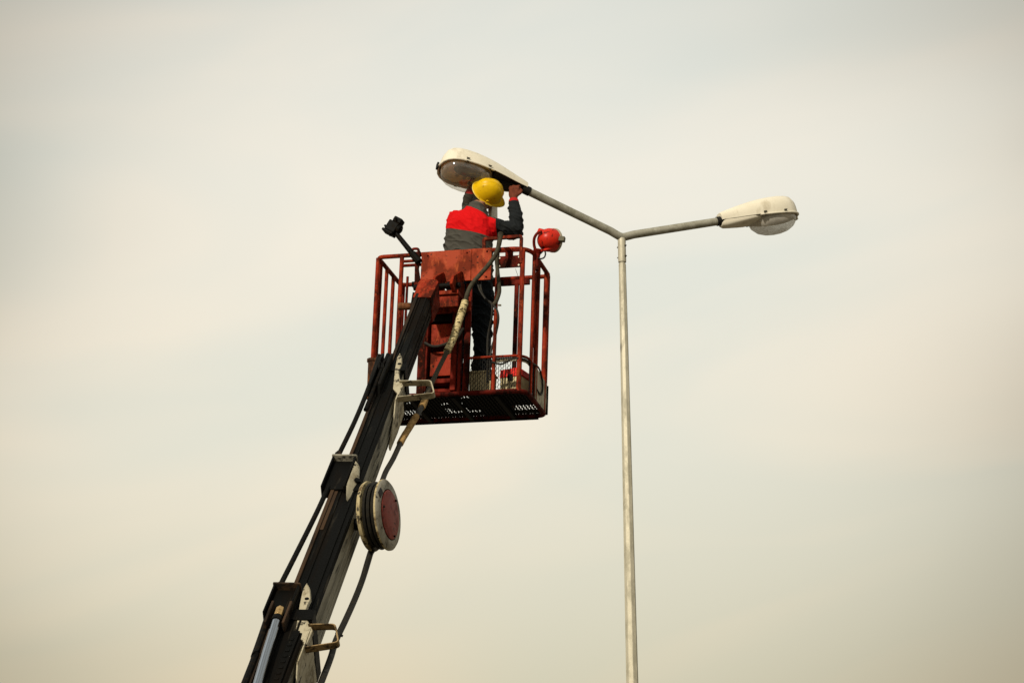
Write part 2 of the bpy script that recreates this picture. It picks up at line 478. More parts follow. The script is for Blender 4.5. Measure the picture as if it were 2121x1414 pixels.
XS = [0.0, 0.02, 0.06, 0.12, 0.20, 0.28, 0.36, 0.44, 0.52, 0.58, 0.625, 0.66, 0.685, 0.70]
WS = [0.044, 0.050, 0.060, 0.078, 0.104, 0.128, 0.146, 0.157, 0.160, 0.154, 0.139, 0.114, 0.080, 0.030]
HS = [0.060, 0.070, 0.082, 0.098, 0.118, 0.136, 0.150, 0.160, 0.166, 0.166, 0.160, 0.136, 0.088, 0.020]


def interp(x, xs, ys):
    if x <= xs[0]:
        return ys[0]
    for i in range(len(xs) - 1):
        if x <= xs[i + 1]:
            return ys[i] + (ys[i + 1] - ys[i]) * (x - xs[i]) / (xs[i + 1] - xs[i])
    return ys[-1]


def luminaire(post, S, az, tilt, opened, roll=0.0):
    fx = V((math.cos(az) * math.cos(tilt), math.sin(az) * math.cos(tilt), math.sin(tilt)))
    fy = V((0, 0, 1)).cross(fx).normalized()
    fz = fx.cross(fy)
    fy, fz = fy * math.cos(roll) + fz * math.sin(roll), fz * math.cos(roll) - fy * math.sin(roll)
    L = lambda p: S + fx * p[0] + fy * p[1] + fz * p[2]
    NS = 22

    def arch(x, w, h, z0, ex=2.7, sgn=1):
        out = []
        for j in range(NS + 1):
            q = math.pi * j / NS
            c, s = math.cos(q), math.sin(q)
            out.append(V((x, w * math.copysign(abs(c) ** (2 / ex), c), z0 + sgn * h * abs(s) ** (2 / ex))))
        return out
    b = MB()
    outer = [[L(p) for p in arch(x, w, h, 0.0)] for x, w, h in zip(XS, WS, HS)]
    inner = [[L(p) for p in arch(min(max(x, 0.006), 0.694), w - 0.006, h - 0.006, 0.0005)] for x, w, h in zip(XS, WS, HS)]
    b.loft(outer, 0, False, False).loft(inner, 0, False, False)
    n = NS + 1
    nx = len(XS)
    base_o = 0; base_i = nx * n
    fs = []
    for i in range(nx - 1):
        for j in (0, NS):
            fs.append((i * n + j, (i + 1) * n + j, base_i + (i + 1) * n + j, base_i + i * n + j))
    fs.append(tuple(range(n))); fs.append(tuple(base_i + (nx - 1) * n + j for j in range(n)))
    fs.append(tuple((nx - 1) * n + j for j in range(n)))
    b.f += fs; b.m += [0] * len(fs)
    hs = b.build('lamp_head', 'lum', post, FOOT, 50)
    hs['label'] = 'cream lamp head with its gear door hanging open above the worker' if opened else 'cream lamp head with its gear door closed on the right arm'
    # rim band around the lamp compartment
    rim = []
    for x in [0.30, 0.36, 0.44, 0.52, 0.58, 0.625, 0.66, 0.685, 0.698]:
        rim.append((x, interp(x, XS, WS) + 0.003))
    path = [L((x, w, -0.006)) for x, w in rim] + [L((0.707, 0, -0.006))] + [L((x, -w, -0.006)) for x, w in reversed(rim)]
    r = MB().tube(path, 0.0085, 8)
    r.build('rim', 'lum', hs, FOOT, 60)
    # front catch at the tip and side catches
    for (x, y) in ((0.712, 0.0),):
        MB().box((x - 0.006, y - 0.02, -0.028), (x + 0.010, y + 0.02, 0.022), mat=Matrix.Translation(S) @ Matrix((fx, fy, fz)).transposed().to_4x4()).build('catch', 'lum' if not opened else 'lum_dark', hs, FOOT, 35, 0.003)
    fm = Matrix.Translation(S) @ Matrix((fx, fy, fz)).transposed().to_4x4()
    for x in (0.34, 0.52):
        for sg in (-1, 1):
            w = interp(x, XS, WS)
            MB().box((x - 0.010, sg * (w + 0.004) - 0.005, -0.016), (x + 0.010, sg * (w + 0.004) + 0.005, 0.014), mat=fm).tube([fm @ V((x - 0.014, sg * (w + 0.009), 0.016)), fm @ V((x + 0.014, sg * (w + 0.009), 0.018))], 0.003, 6).build('latch', 'galv_dark', hs, FOOT, 35)
    # glass bowl (closed thin shell)
    bx = [0.285, 0.300, 0.33, 0.38, 0.44, 0.50, 0.56, 0.61, 0.645, 0.672, 0.684]
    bw = [0.030, 0.070, 0.108, 0.134, 0.146, 0.149, 0.144, 0.130, 0.105, 0.062, 0.020]
    bh = [0.020, 0.048, 0.086, 0.115, 0.126, 0.126, 0.118, 0.104, 0.084, 0.050, 0.014]
    rings = [[L(p) for p in arch(x, w, h, -0.006, 2.2, -1)] for x, w, h in zip(bx, bw, bh)]
    bowl = MB().loft(rings, 0, False, False).build('glass_bowl', 'bowl' if opened else 'bowl_lit', hs, FOOT, 60)
    # reflector dish with its neck, strap and lamp
    rings = [[L(p) for p in arch(x, w - 0.004, h * 0.85 + 0.012, 0.0, 2.2, 1)] for x, w, h in zip(bx, bw, [0.02, 0.05, 0.08, 0.10, 0.108, 0.110, 0.106, 0.095, 0.075, 0.04, 0.014])]
    MB().loft(rings, 0, False, False).build('reflector', 'reflector', hs, FOOT, 4)
    MB().tube([L((0.30, 0, 0.03)), L((0.36, 0, 0.03)), L((0.37, 0, 0.03))], [0.028, 0.028, 0.02], 14).build('lamp_holder', 'white', hs, FOOT)
    MB().tube([L((0.365, 0, 0.025)), L((0.40, 0, 0.024)), L((0.44, 0, 0.022)), L((0.50, 0, 0.02)), L((0.56, 0, 0.018)), L((0.585, 0, 0.018))], [0.016, 0.026, 0.038, 0.042, 0.030, 0.010], 14).build('bulb', 'bulb', hs, FOOT, 60)
    st = [L((0.47, 0.110 * math.cos(q), 0.008 + 0.085 * math.sin(q))) for q in [math.pi * k / 14 for k in range(15)]]
    s2 = MB()
    s2.loft([[p - fx * 0.013, p + fx * 0.013, p + fx * 0.013 - fz * 0.006, p - fx * 0.013 - fz * 0.006] for p in st], 0, True, True)
    s2.build('strap', 'white', hs, FOOT, 50)
    # gear compartment and its door
    gt = MB()
    gx = [0.03, 0.08, 0.15, 0.22, 0.285]
    poly = [L((x, interp(x, XS, WS) - 0.012, 0.004)) for x in gx] + [L((x, -interp(x, XS, WS) + 0.012, 0.004)) for x in reversed(gx)]
    gt.prism(poly, fz * 0.03)
    gt.box((0.10, -0.04, -0.012), (0.23, 0.03, 0.006), mat=fm)
    gt.build('gear_tray', 'gear', hs, FOOT, 35)
    dx = [0.0, 0.03, 0.10, 0.18, 0.26, 0.32, 0.345]
    dw = [0.030, 0.050, 0.068, 0.094, 0.118, 0.112, 0.050]
    dh = [0.046, 0.056, 0.054, 0.048, 0.040, 0.030, 0.008]
    if not opened:
        rings = [[L(p) for p in arch(x, w, h, -0.002, 3.0, -1)] for x, w, h in zip(dx, dw, dh)]
        MB().loft(rings, 0, True, True).build('gear_door', 'lum', hs, FOOT, 50)
    else:
        hp = L((0.215, -0.085, -0.004))
        dn = V((-0.06, -0.02, -1)).normalized()
        sdv = V((0.25, 0.97, 0)).normalized()
        nv = dn.cross(sdv).normalized()
        rings = []
        for x, w, h in zip(dx, dw, dh):
            c = hp + dn * (x * 0.80)
            ww = w * 0.75
            rings.append([c + sdv * p.y + nv * p.z for p in arch(0, ww, h, 0.0, 3.0, -1)])
        MB().loft(rings, 0, True, True).build('gear_door', 'lum', hs, FOOT, 50)
        MB().cyl(hp + sdv * 0.04, hp - sdv * 0.04, 0.008, 10).build('hinge', 'lum', hs, FOOT)


build_lamp()

# ------------------------------------------------------------------ frames of basket and boom
BK = Matrix.Translation((-1.03605, 16.89862, 6.65723)) @ Euler((R(-1.5443), R(1.4955), R(-14.3937)), 'XYZ').to_matrix().to_4x4()
BMO = V((-1.20306, 12.53387, 3.79917))
BM = Matrix(((0.99204426, 0.04623203, 0.11709308, BMO.x), (-0.11777828, 0.66931748, 0.73358189, BMO.y), (-0.04445747, -0.74153673, 0.66943769, BMO.z), (0, 0, 0, 1)))


def bk(x, y, z):
    return BK @ V((x, y, z))


def bmw(x, y, z):
    return BM @ V((x, y, z))


# ------------------------------------------------------------------ telescopic boom
def build_boom():
    t = thing('telescopic_boom', 'black and dirty white telescopic lift boom rising to the red basket', 'boom', BM)
    secs = [('A', 0.112, 0.168, 3.2, 5.0), ('B', 0.144, 0.216, 1.4, 3.72), ('C', 0.188, 0.232, -0.6, 2.02), ('D', 0.204, 0.370, -5.6, 0.42)]
    for nm, w, h, z0, z1 in secs:
        m = MB()
        hw, hh = w / 2, h / 2
        c = 0.014
        prof = [(-hw + c, -hh), (hw - c, -hh), (hw, -hh + c), (hw, hh - c), (hw - c, hh), (-hw + c, hh), (-hw, hh - c), (-hw, -hh + c)]
        r0 = [V((x, y, z0)) for x, y in prof]; r1 = [V((x, y, z1)) for x, y in prof]
        k = len(m.f)
        m.loft([r0, r1])
        side = 1 if nm != 'A' else 0
        m.m = [side if j in (2, 6) else 0 for j in range(8)] + [0, 0]
        # long pressed ribs: on the front face and on the side
        for x in (-hw * 0.30, hw * 0.52):
            m.box((x - 0.006, -hh - 0.007, z0 + 0.05), (x + 0.006, -hh + 0.004, z1 - 0.05), 0)
        m.box((-hw + 0.004, -hh - 0.012, z0 + 0.05), (-hw + 0.026, -hh + 0.004, z1 - 0.02), 2)
        for y in (-hh * 0.15, hh * 0.45):
            m.box((hw - 0.004, y - 0.010, z0 + 0.05), (hw + 0.005, y + 0.010, z1 - 0.06), side)
            m.box((-hw - 0.005, y - 0.010, z0 + 0.05), (-hw + 0.004, y + 0.010, z1 - 0.06), side)
        o = m.build('boom_section', ['black', 'grey_side', 'grease'], t, None, 30, 0.002)
        o['label'] = {'A': 'thin black innermost boom section under the basket', 'B': 'boom section with dirty white sides above the hose drum', 'C': 'boom section beside the hose drum', 'D': 'thickest outermost boom section at the bottom'}[nm]
        # wear-pad collar at the open end
        cb = MB()
        e = 0.012
        for (x0, x1, y0, y1) in ((-hw - e, hw + e, -hh - e, -hh - 0.001), (-hw - e, hw + e, hh + 0.001, hh + e), (-hw - e, -hw - 0.001, -hh - 0.001, hh + 0.001), (hw + 0.001, hw + e, -hh - 0.001, hh + 0.001)):
            cb.box((x0, y0, z1 - 0.10), (x1, y1, z1 + 0.004))
        if nm != 'A':
            cb.build('end_collar', 'black', t, None, 35, 0.003)
    # white side cheeks and leaf-shaped lugs at the ends of two sections
    for zt, hw, yf, ya, yb, zb in ((3.86, 0.088, -0.135, -0.116, 0.112, 2.86), (0.70, 0.116, -0.200, -0.190, 0.165, -0.42)):
        lug = MB()
        k = 1.0 if zt > 2 else 1.25
        poly = [(0.012, zt), (0.030 * k, zt - 0.05), (0.050 * k, zt - 0.16), (0.046 * k, zt - 0.27), (0.066 * k, zt - 0.36), (hw + 0.02, zt - 0.47), (hw + 0.012, zt - 0.60), (0.050, zt - 0.52), (0.032, zt - 0.36), (0.016, zt - 0.22), (0.004, zt - 0.07)]
        # the lug leans so that it bridges front face and side face
        lug.prism([V((x, yf + 0.030 * (zt - z), z)) for x, z in poly], V((0.006, 0.020, 0)))
        lg = lug.build('end_lug', 'cream', t, None, 35, 0.003)
        hz = zt - 0.165
        MB().cyl((0.036 * k, yf - 0.004 + 0.005, hz), (0.036 * k, yf + 0.014 + 0.005, hz), 0.012, 10).build('lug_hole', 'black_tube', lg)
        ck = MB()
        zz = zt - 0.45
        ck.prism([V((hw, ya, zz)), V((hw, yb * 0.9, zz + 0.02)), V((hw, yb, zb + 0.30)), V((hw, yb * 0.86, zb + 0.02)), V((hw, yb * 0.55, zb)), V((hw, ya * 0.3, zb + 0.22)), V((hw, ya, zb + 0.32))], V((0.008, 0, 0)))
        ck.build('side_cheek', 'cream', t, None, 35, 0.002)
        # hose guide: a bent flat bar that stands off to the right
        za = zt - 0.43
        x1 = 0.285 if zt > 2 else 0.250
        gd = MB()
        path = round_poly([V((hw - 0.01, yf + 0.02, za)), V((x1, yf + 0.02, za + 0.01)), V((x1 + 0.045, yf + 0.035, za - 0.145)), V((hw + 0.0, yf + 0.045, za - 0.19))], 0.025, 4)
        rings = []
        for i, p in enumerate(path):
            a = path[max(i - 1, 0)]; b = path[min(i + 1, len(path) - 1)]
            tt = (b - a).normalized(); s = tt.cross(V((0, 1, 0))).normalized() * 0.004
            wv = V((0, 0.026, 0.012))
            rings.append([p - s - wv, p + s - wv, p + s + wv, p - s + wv])
        gd.loft(rings)
        gd.build('hose_guide', 'cream' if zt > 2 else 'brown_guide', t, None, 35, 0.002)
    # sheave cheeks beside the rope at the top of the middle section
    for x in (-0.102, -0.040):
        p = MB()
        p.prism([V((x, -0.15, 3.82)), V((x, -0.175, 3.70)), V((x, -0.175, 3.30)), V((x, -0.09, 3.25)), V((x, -0.09, 3.72))], V((0.020, 0, 0)))
        p.build('sheave_cheek', 'black', t, None, 35, 0.003)
    MB().lathe((-0.080, -0.135, 3.60), (1, 0, 0), [(0, 0.055), (0.008, 0.055), (0.014, 0.042), (0.022, 0.042), (0.028, 0.055), (0.036, 0.055)], 28).build('sheave', 'black_tube', t)
    # rope anchor housings on the left front corner
    for za, x0, x1, yf, L in ((2.30, -0.146, 0.000, -0.165, 0.40), (0.62, -0.150, -0.006, -0.240, 0.30)):
        hb = MB()
        hb.box((x0, yf, za - L), (x0 + 0.012, yf + 0.10, za - 0.012))
        hb.box((x1 - 0.012, yf, za - L), (x1, yf + 0.10, za - 0.012))
        hb.box((x0 + 0.013, yf + 0.030, za - L + 0.02), (x1 - 0.013, yf + 0.095, za - 0.02))
        hb.build('rope_housing', 'black', t, None, 35, 0.004)
        cp = MB().prism(round_poly([V((x0 - 0.004, yf - 0.006, za - 0.010)), V((x1 + 0.006, yf - 0.006, za - 0.010)), V((x1 + 0.006, yf + 0.11, za - 0.010)), V((x0 - 0.004, yf + 0.11, za - 0.010))], 0.014, 4), V((0, 0, 0.014)))
        cp.build('housing_cap', 'grease' if za < 1 else 'grey_side', t, None, 35, 0.003)
    hd = MB().prism([V((0.004, -0.16, 2.24)), V((0.028, -0.155, 2.20)), V((0.052, -0.13, 2.02)), V((0.046, -0.12, 1.90)), V((0.024, -0.13, 1.80)), V((0.006, -0.16, 1.92))], V((0.010, 0.022, 0)))
    hd.build('sheave_guard', 'cream', t, None, 35, 0.003)
    MB().lathe((0.052, -0.135, 2.02), (0.5, -0.85, 0), [(0.0, 0.022), (0.012, 0.020), (0.013, 0.010)], 16).build('sheave_pin', 'black_tube', t)
    # wire ropes up the left side
    for pts, r in (([(-0.112, -0.150, 3.78), (-0.098, -0.15, 3.30), (-0.100, -0.15, 2.80), (-0.118, -0.15, 2.31)], 0.0150),
                   ([(-0.052, -0.160, 3.78), (-0.060, -0.15, 3.40), (-0.070, -0.13, 3.00)], 0.013),
                   ([(-0.110, -0.13, 1.95), (-0.112, -0.145, 1.60), (-0.122, -0.17, 1.10), (-0.130, -0.20, 0.62)], 0.0150),
                   ([(-0.128, -0.190, 0.40), (-0.114, -0.19, 0.0), (-0.106, -0.19, -0.6), (-0.105, -0.19, -5.0)], 0.022)):
        MB().tube(smooth_path(pts, 6), r, 10).build('wire_rope', 'black_tube', t)
    for p in ((-0.120, -0.15, 2.315), (-0.130, -0.20, 0.635)):
        MB().cyl(V(p) + V((0, 0, -0.01)), V(p) + V((0, 0, 0.03)), 0.022, 6).cyl(V(p) + V((0, 0, 0.03)), V(p) + V((0, 0, 0.045)), 0.017, 10).build('rope_nut', 'grease', t)
    # extension cylinder
    MB().tube([(-0.056, -0.232, 0.235), (-0.042, -0.228, -0.10), (-0.015, -0.222, -0.60), (0.06, -0.21, -2.2)], 0.0255, 20).build('cylinder_rod', 'chrome', t)
    MB().cyl((-0.060, -0.234, 0.36), (-0.058, -0.233, 0.285), 0.024, 6).build('rod_nut', 'brass', t, None, 30, 0.003)
    MB().tube([(-0.058, -0.233, 0.285), (-0.0565, -0.2325, 0.268), (-0.056, -0.232, 0.230)], [0.018, 0.030, 0.031], 14).build('rod_collar', 'black_tube', t)
    c = MB()
    c.box((-0.118, -0.250, 0.20), (-0.104, -0.185, 0.42)); c.box((-0.020, -0.250, 0.20), (-0.006, -0.185, 0.42))
    c.build('rod_clevis', 'grease', t, None, 35, 0.003)
    sh = MB()
    sh.box((-0.116, -0.190, -5.6), (-0.098, -0.182, 0.24)); sh.box((0.03, -0.20, -5.6), (0.075, -0.182, 0.20))
    for k in range(14):
        z = 0.10 - k * 0.055
        sh.box((0.036, -0.2045, z), (0.060, -0.1995, z + 0.022))
    sh.build('cylinder_shroud', 'black', t, None, 35, 0.002)
    # hose drum on the right side
    cy, cz = -0.10, 1.66
    da = V((0.9806, -0.1746, -0.0896)).normalized(); dv = da.cross(V((0, 0, 1))).normalized() * -1; dw = da.cross(dv).normalized()
    DP = lambda h, a=0.0, b=0.0: V((0.246, cy, cz)) + da * (h - 0.225) + dv * a + dw * b
    dr = MB()
    dr.lathe(DP(0.155), da, [(0, 0.200), (0.012, 0.207), (0.022, 0.205), (0.026, 0.182), (0.030, 0.165), (0.052, 0.160)], 56, 0, True)
    dr.build('drum_flange', 'cream_rim', t, None, 40)
    MB().lathe(DP(0.182), da, [(0.0, 0.165), (0.004, 0.190), (0.012, 0.196), (0.020, 0.190), (0.024, 0.170)], 56).build('hose_coil', 'hose', t)
    MB().lathe(DP(0.208), da, [(0.0, 0.165), (0.004, 0.192), (0.013, 0.199), (0.022, 0.192), (0.026, 0.170)], 56).build('hose_coil', 'hose', t)
    MB().lathe(DP(0.234), da, [(0.0, 0.16), (0.004, 0.190), (0.012, 0.197), (0.020, 0.192), (0.024, 0.16)], 56).build('hose_coil', 'hose', t)
    fl = MB()
    fl.lathe(DP(0.258), da, [(0, 0.196), (0.005, 0.208), (0.016, 0.208)], 64, 1, False)
    fl.lathe(DP(0.258), da, [(0.016, 0.208), (0.026, 0.196), (0.030, 0.150)], 64, 0, False)
    fl.lathe(DP(0.258), da, [(0.0, 0.196), (0.0, 0.02)], 64, 1, False)
    fl.build('drum_flange', ['drum_grey', 'cream_rim'], t, None, 40)
    MB().lathe(DP(0.286), da, [(0.0, 0.144), (0.006, 0.144), (0.009, 0.138), (0.010, 0.002)], 56).build('hub_cover', 'drum_red', t, None, 30)
    for q in range(3):
        a = R(100 + 120 * q)
        MB().cyl(DP(0.292, 0.128 * math.cos(a), 0.128 * math.sin(a)), DP(0.304, 0.128 * math.cos(a), 0.128 * math.sin(a)), 0.007, 6).build('hub_bolt', 'black_tube', t)
    MB().prism([DP(0.2845, -0.193, -0.08), DP(0.2885, -0.155, -0.08), DP(0.2885, -0.155, -0.02), DP(0.2845, -0.193, -0.02)], da * 0.004).build('maker_plate', 'gear', t, None, 35, 0.001)
    MB().cyl((0.05, cy + 0.06, cz), (0.20, cy + 0.06, cz), 0.035, 20).build('drum_axle', 'black', t)
    # red boom head with the level pivot below the basket panel
    hdm = MB()
    hdm.prism([V((-0.066, -0.094, 4.90)), V((0.064, -0.094, 4.90)), V((0.080, -0.102, 5.16)), V((0.060, -0.104, 5.20)), V((-0.052, -0.104, 5.20)), V((-0.064, -0.102, 5.15))], V((0, 0.20, 0)))
    hdm.m = [0, 1] + [1] * (len(hdm.m) - 2)  # front plain red; other faces darker red, grime plus painted-in shade
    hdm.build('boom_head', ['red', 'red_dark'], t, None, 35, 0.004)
    MB().tube([(-0.185, 0.0, 4.95), (-0.175, 0.0, 4.95), (-0.06, 0.0, 4.95)], [0.020, 0.027, 0.025], 16).build('pivot_pin', 'rust', t)


build_boom()

# ------------------------------------------------------------------ lift basket
W_, D_, H_ = 1.17, 0.60, 1.10


def build_basket():
    t = thing('lift_basket', 'red tubular work basket with rusty front panel on the boom tip', 'basket', BK)
    T = lambda pts, r, nm='rail', mt='red', n=12: MB().tube(pts, r, n).build(nm, mt, t)
    # top rail all round, rounded corners (wide on the near right)
    T(round_poly([(0.30, 0, H_), (0, 0, H_), (0, D_, H_), (0.5, D_, H_)], [0.055, 0.05], 7), 0.0165, 'top_rail')
    T(round_poly([(0.30, 0, H_), (W_, 0, H_), (W_, D_, H_), (0.5, D_, H_)], [0.15, 0.05], 9), 0.0165, 'top_rail')
    # bottom frame
    fr = MB()
    fr.tube(round_poly([(0.5, 0, 0), (0, 0, 0), (0, D_, 0), (0.5, D_, 0)], 0.06, 5), 0.018, 10)
    fr.tube(round_poly([(0.5, 0, 0), (W_, 0, 0), (W_, D_, 0), (0.5, D_, 0)], [0.10, 0.06], 6), 0.018, 10)
    fr.build('floor_frame', 'red_black', t)
    # posts: near left corner pair and left side
    for y, r in ((0.012, 0.0160), (0.085, 0.0150), (0.235, 0.0145), (0.40, 0.0145), (0.575, 0.0150)):
        T([(0, y, 0.01), (0, y, H_ - 0.004)], r, 'post')
    MB().lathe((0, 0.03, 0.285), (0, 0, 1), [(0, 0.040), (0.002, 0.048), (0.022, 0.048), (0.024, 0.038)], 16).build('post_band', 'rust', t)
    MB().tube([(0, 0.03, 0.0), (0.0, 0.03, 0.285)], [0.036, 0.040], 12).build('post_sleeve', 'rust', t)
    # near face
    T([(0.19, 0, 0.01), (0.19, 0, H_)], 0.0165, 'post')
    T([(0.225, 0.05, 0.01), (0.225, 0.05, H_ - 0.15)], 0.010, 'post', 'red_dark')
    T([(0.19, 0, 1.054), (0.36, 0, 1.054)], 0.0115)
    T([(0.19, 0, 1.020), (0.36, 0, 1.020)], 0.0120, 'rail', 'red_dark')
    br = MB()
    br.prism([V((0.298, -0.03, 1.115)), V((0.340, -0.03, 1.115)), V((0.330, -0.03, 0.98)), V((0.345, -0.03, 0.90)), V((0.362, -0.03, 0.845)), V((0.305, -0.03, 0.845))], V((0, 0.022, 0)))
    br.tube(round_poly([(0.325, -0.02, 1.10), (0.322, -0.02, 1.140), (0.272, -0.02, 1.142), (0.268, -0.02, 1.120)], 0.02, 4), 0.011, 8)
    br.build('side_bracket', 'red_dark', t, None, 35, 0.003)
    # front panel with folded right leaf and top lip
    pn = MB()
    pn.box((0.350, -0.030, 0.860), (0.735, -0.020, 1.108))
    pn.prism([V((0.7365, -0.030, 0.858)), V((0.884, -0.016, 0.862)), V((0.884, -0.016, 1.112)), V((0.7365, -0.030, 1.109))], V((0, 0.010, 0)))
    pn.box((0.352, -0.0195, 1.098), (0.882, 0.02, 1.1075))
    pn.build('front_panel', 'red_panel', t, None, 35, 0.003)
    for x, z in ((0.40, 1.075), (0.70, 1.080), (0.85, 1.085), (0.40, 0.885), (0.85, 0.885), (0.78, 0.885)):
        MB().lathe((x, -0.019 if x > 0.74 else -0.029, z), (0, -1, 0), [(0, 0.008), (0.005, 0.007), (0.009, 0.003)], 8).build('panel_bolt', 'red_dark', t)
    # control box plates right of the panel
    cb = MB()
    for (x0, x1, z0, z1) in ((0.932, 1.104, 0.950, 1.012), (0.932, 1.104, 1.012, 1.045), (0.985, 1.045, 1.045, 1.088), (0.932, 1.104, 1.072, 1.090)):
        cb.box((x0, -0.012 if z0 < 1.0 else -0.008, z0), (x1, 0.0, z1 - 0.0005))
    cb.box((0.935, 0.0, 1.008), (1.102, 0.05, 1.020))
    cb.build('control_plate', 'red_dark', t, None, 35, 0.002)
    for x in (0.945, 1.092):
        for z in (0.965, 1.028):
            MB().cyl((x, -0.014, z), (x, -0.008, z), 0.007, 8).build('rivet', 'white', t)
    T([(0.884, 0, 1.035), (0.94, 0, 1.033)], 0.009, 'rail', 'red_dark')
    # guard hoop above the rail
    hp = MB()
    pts = round_poly([(0.832, -0.005, 1.00), (0.818, -0.005, 1.188), (1.104, -0.005, 1.192), (1.104, -0.005, 0.98)], 0.016, 4)
    rings = []
    for i, p in enumerate(pts):
        a = pts[max(i - 1, 0)]; b = pts[min(i + 1, len(pts) - 1)]
        tt = (b - a).normalized(); s = tt.cross(V((0, 1, 0))).normalized() * 0.011
        w = V((0, 0.013, 0))
        rings.append([p - s - w, p + s - w, p + s + w, p - s + w])
    hp.loft(rings)
    hp.build('guard_hoop', 'red', t, None, 35, 0.003)
    T([(1.116, 0.008, 0.0), (1.116, 0.008, H_)], 0.0190, 'post')
    T([(0.926, 0.004, 0.0), (0.926, 0.004, H_)], 0.0140, 'post')
    # right side posts
    for y, r in ((0.135, 0.0135), (0.262, 0.0185), (0.520, 0.0200), (0.585, 0.0130)):
        T([(W_, y, 0.01), (W_, y, H_ - 0.004)], r, 'post')
    T([(1.160, 0.21, 0.40), (1.160, 0.21, 0.98)], 0.013, 'post')
    # far gate
    gt = MB()
    gt.box((0.69, 0.585, 1.045), (1.02, 0.615, 1.085))
    gt.box((0.705, 0.585, 0.02), (0.732, 0.612, 1.045)); gt.box((0.905, 0.585, 0.02), (0.936, 0.612, 1.045))
    gt.box((0.732, 0.590, 0.02), (0.905, 0.608, 0.05))
    gt.build('gate', 'red_dark', t, None, 35, 0.003)
    T([(0.02, D_, 0.0), (0.02, D_, H_)], 0.0145, 'post', 'red_dark')
    for x in (0.09, 0.13):
        MB().lathe((x, D_, H_), (1, 0, 0), [(0, 0.018), (0.001, 0.024), (0.018, 0.024), (0.019, 0.018)], 8).build('rail_clamp', 'black_tube', t)
    ch = []
    for k in range(9):
        ch.append(V((0.145 + 0.06 * k / 8, D_ - 0.01, H_ - 0.02 - 0.10 * (k / 8))) + V((0, 0, -0.012 * math.sin(math.pi * k / 8))))
    MB().tube(ch, 0.0022, 6).build('chain', 'black_tube', t)
    MB().tube([(1.06, 0.02, 0.95), (1.085, 0.04, 0.87)], 0.0015, 5).build('loose_wire', 'black_tube', t)
    # mount column below the panel
    cm = MB()
    cm.box((0.405, 0.000, 0.03), (0.420, 0.16, 0.858)); cm.box((0.600, 0.000, 0.03), (0.640, 0.16, 0.858))
    cm.box((0.4205, 0.135, 0.03), (0.5995, 0.150, 0.858))
    cm.box((0.4205, 0.020, 0.095), (0.5995, 0.134, 0.130)); cm.box((0.4205, 0.03, 0.03), (0.5995, 0.134, 0.055))
    cm.build('mount_column', 'red_dark', t, None, 35, 0.003)  # shade below the panel is painted in with the grimy dark red
    MB().box((0.428, 0.045, 0.395), (0.590, 0.060, 0.560)).build('access_plate', 'red', t, None, 35, 0.004)
    MB().box((0.428, 0.050, 0.160), (0.590, 0.060, 0.345)).build('access_plate', 'red', t, None, 35, 0.004)
    MB().box((0.440, 0.030, 0.575), (0.585, 0.120, 0.700)).build('recess_block', 'black_tube', t, None, 35, 0.006)  # plain black block filling the column's upper recess
    MB().tube(smooth_path([(0.40, -0.01, 0.40), (0.47, -0.02, 0.365), (0.55, -0.02, 0.375), (0.64, -0.01, 0.42), (0.69, -0.01, 0.50)], 4), 0.011, 8).build('hose_loop', 'hose', t)
    st = MB()
    st.box((0.65, 0.015, 0.01), (0.672, 0.045, 0.858)); st.box((0.378, 0.02, 0.01), (0.398, 0.05, 0.858)); st.box((0.335, 0.04, 0.01), (0.374, 0.06, 0.858)); st.box((0.69, 0.02, 0.01), (0.735, 0.04, 0.858))
    st.build('stiffener', 'red_dark', t, None, 35, 0.002)
    # pivot ears that hold the boom head
    ea = MB()
    for x in (0.515, 0.655):
        ea.prism([V((x, 0.0, 0.93)), V((x, -0.06, 0.925)), V((x, -0.25, 0.82)), V((x, -0.30, 0.74)), V((x, -0.22, 0.70)), V((x, 0.0, 0.72))], V((0.02, 0, 0)))
    ea.box((0.50, -0.22, 0.690), (0.70, 0.0, 0.720))
    ea.box((0.505, -0.20, 0.60), (0.695, -0.17, 0.689))
    ea.box((0.44, -0.02, 0.62), (0.74, -0.001, 0.74))
    ea.build('pivot_ear', 'red', t, None, 35, 0.003)
    pb = MB().prism([V((0.415, -0.30, 0.765)), V((0.515, -0.28, 0.765)), V((0.515, -0.02, 0.80)), V((0.415, -0.02, 0.80))], V((0, 0, -0.12)))
    pb.build('pivot_block', 'red_dark', t, None, 35, 0.004)
    MB().cyl((0.35, -0.18, 0.77), (0.70, -0.18, 0.77), 0.022, 14).build('pivot_pin', 'black_tube', t)
    # level cylinder on the left of the column
    MB().tube([(0.33, -0.05, 0.78), (0.29, 0.0, 0.60), (0.26, 0.05, 0.45)], 0.028, 12).build('level_cylinder', 'black_tube', t)
    # expanded-metal kick guards
    mg = MB()
    mesh_guard(mg, (0.745, 0.0, 0.02), (1, 0, 0), (0, 0, 1), 0.345, 0.245, 0.0172, 0.036, 0.0040, (0, -1, 0))
    o = mg.build('mesh_guard', 'black_tube', t, None, 35, 0, 'stuff')
    mg = MB()
    mesh_guard(mg, (W_, 0.10, 0.02), (0, 1, 0), (0, 0, 1), 0.18, 0.245, 0.0172, 0.036, 0.0042, (1, 0, 0))
    mg.build('mesh_guard', 'black_tube', t, None, 35, 0, 'stuff')
    T(round_poly([(0.74, 0, 0.268), (1.165, 0, 0.268), (1.165, 0.30, 0.268)], 0.10, 8), 0.0100, 'guard_rail', 'red')
    ln = MB()
    pts = round_poly([(0.93, 0.012, 0.245), (1.155, 0.012, 0.245), (1.155, 0.28, 0.245)], 0.09, 8)
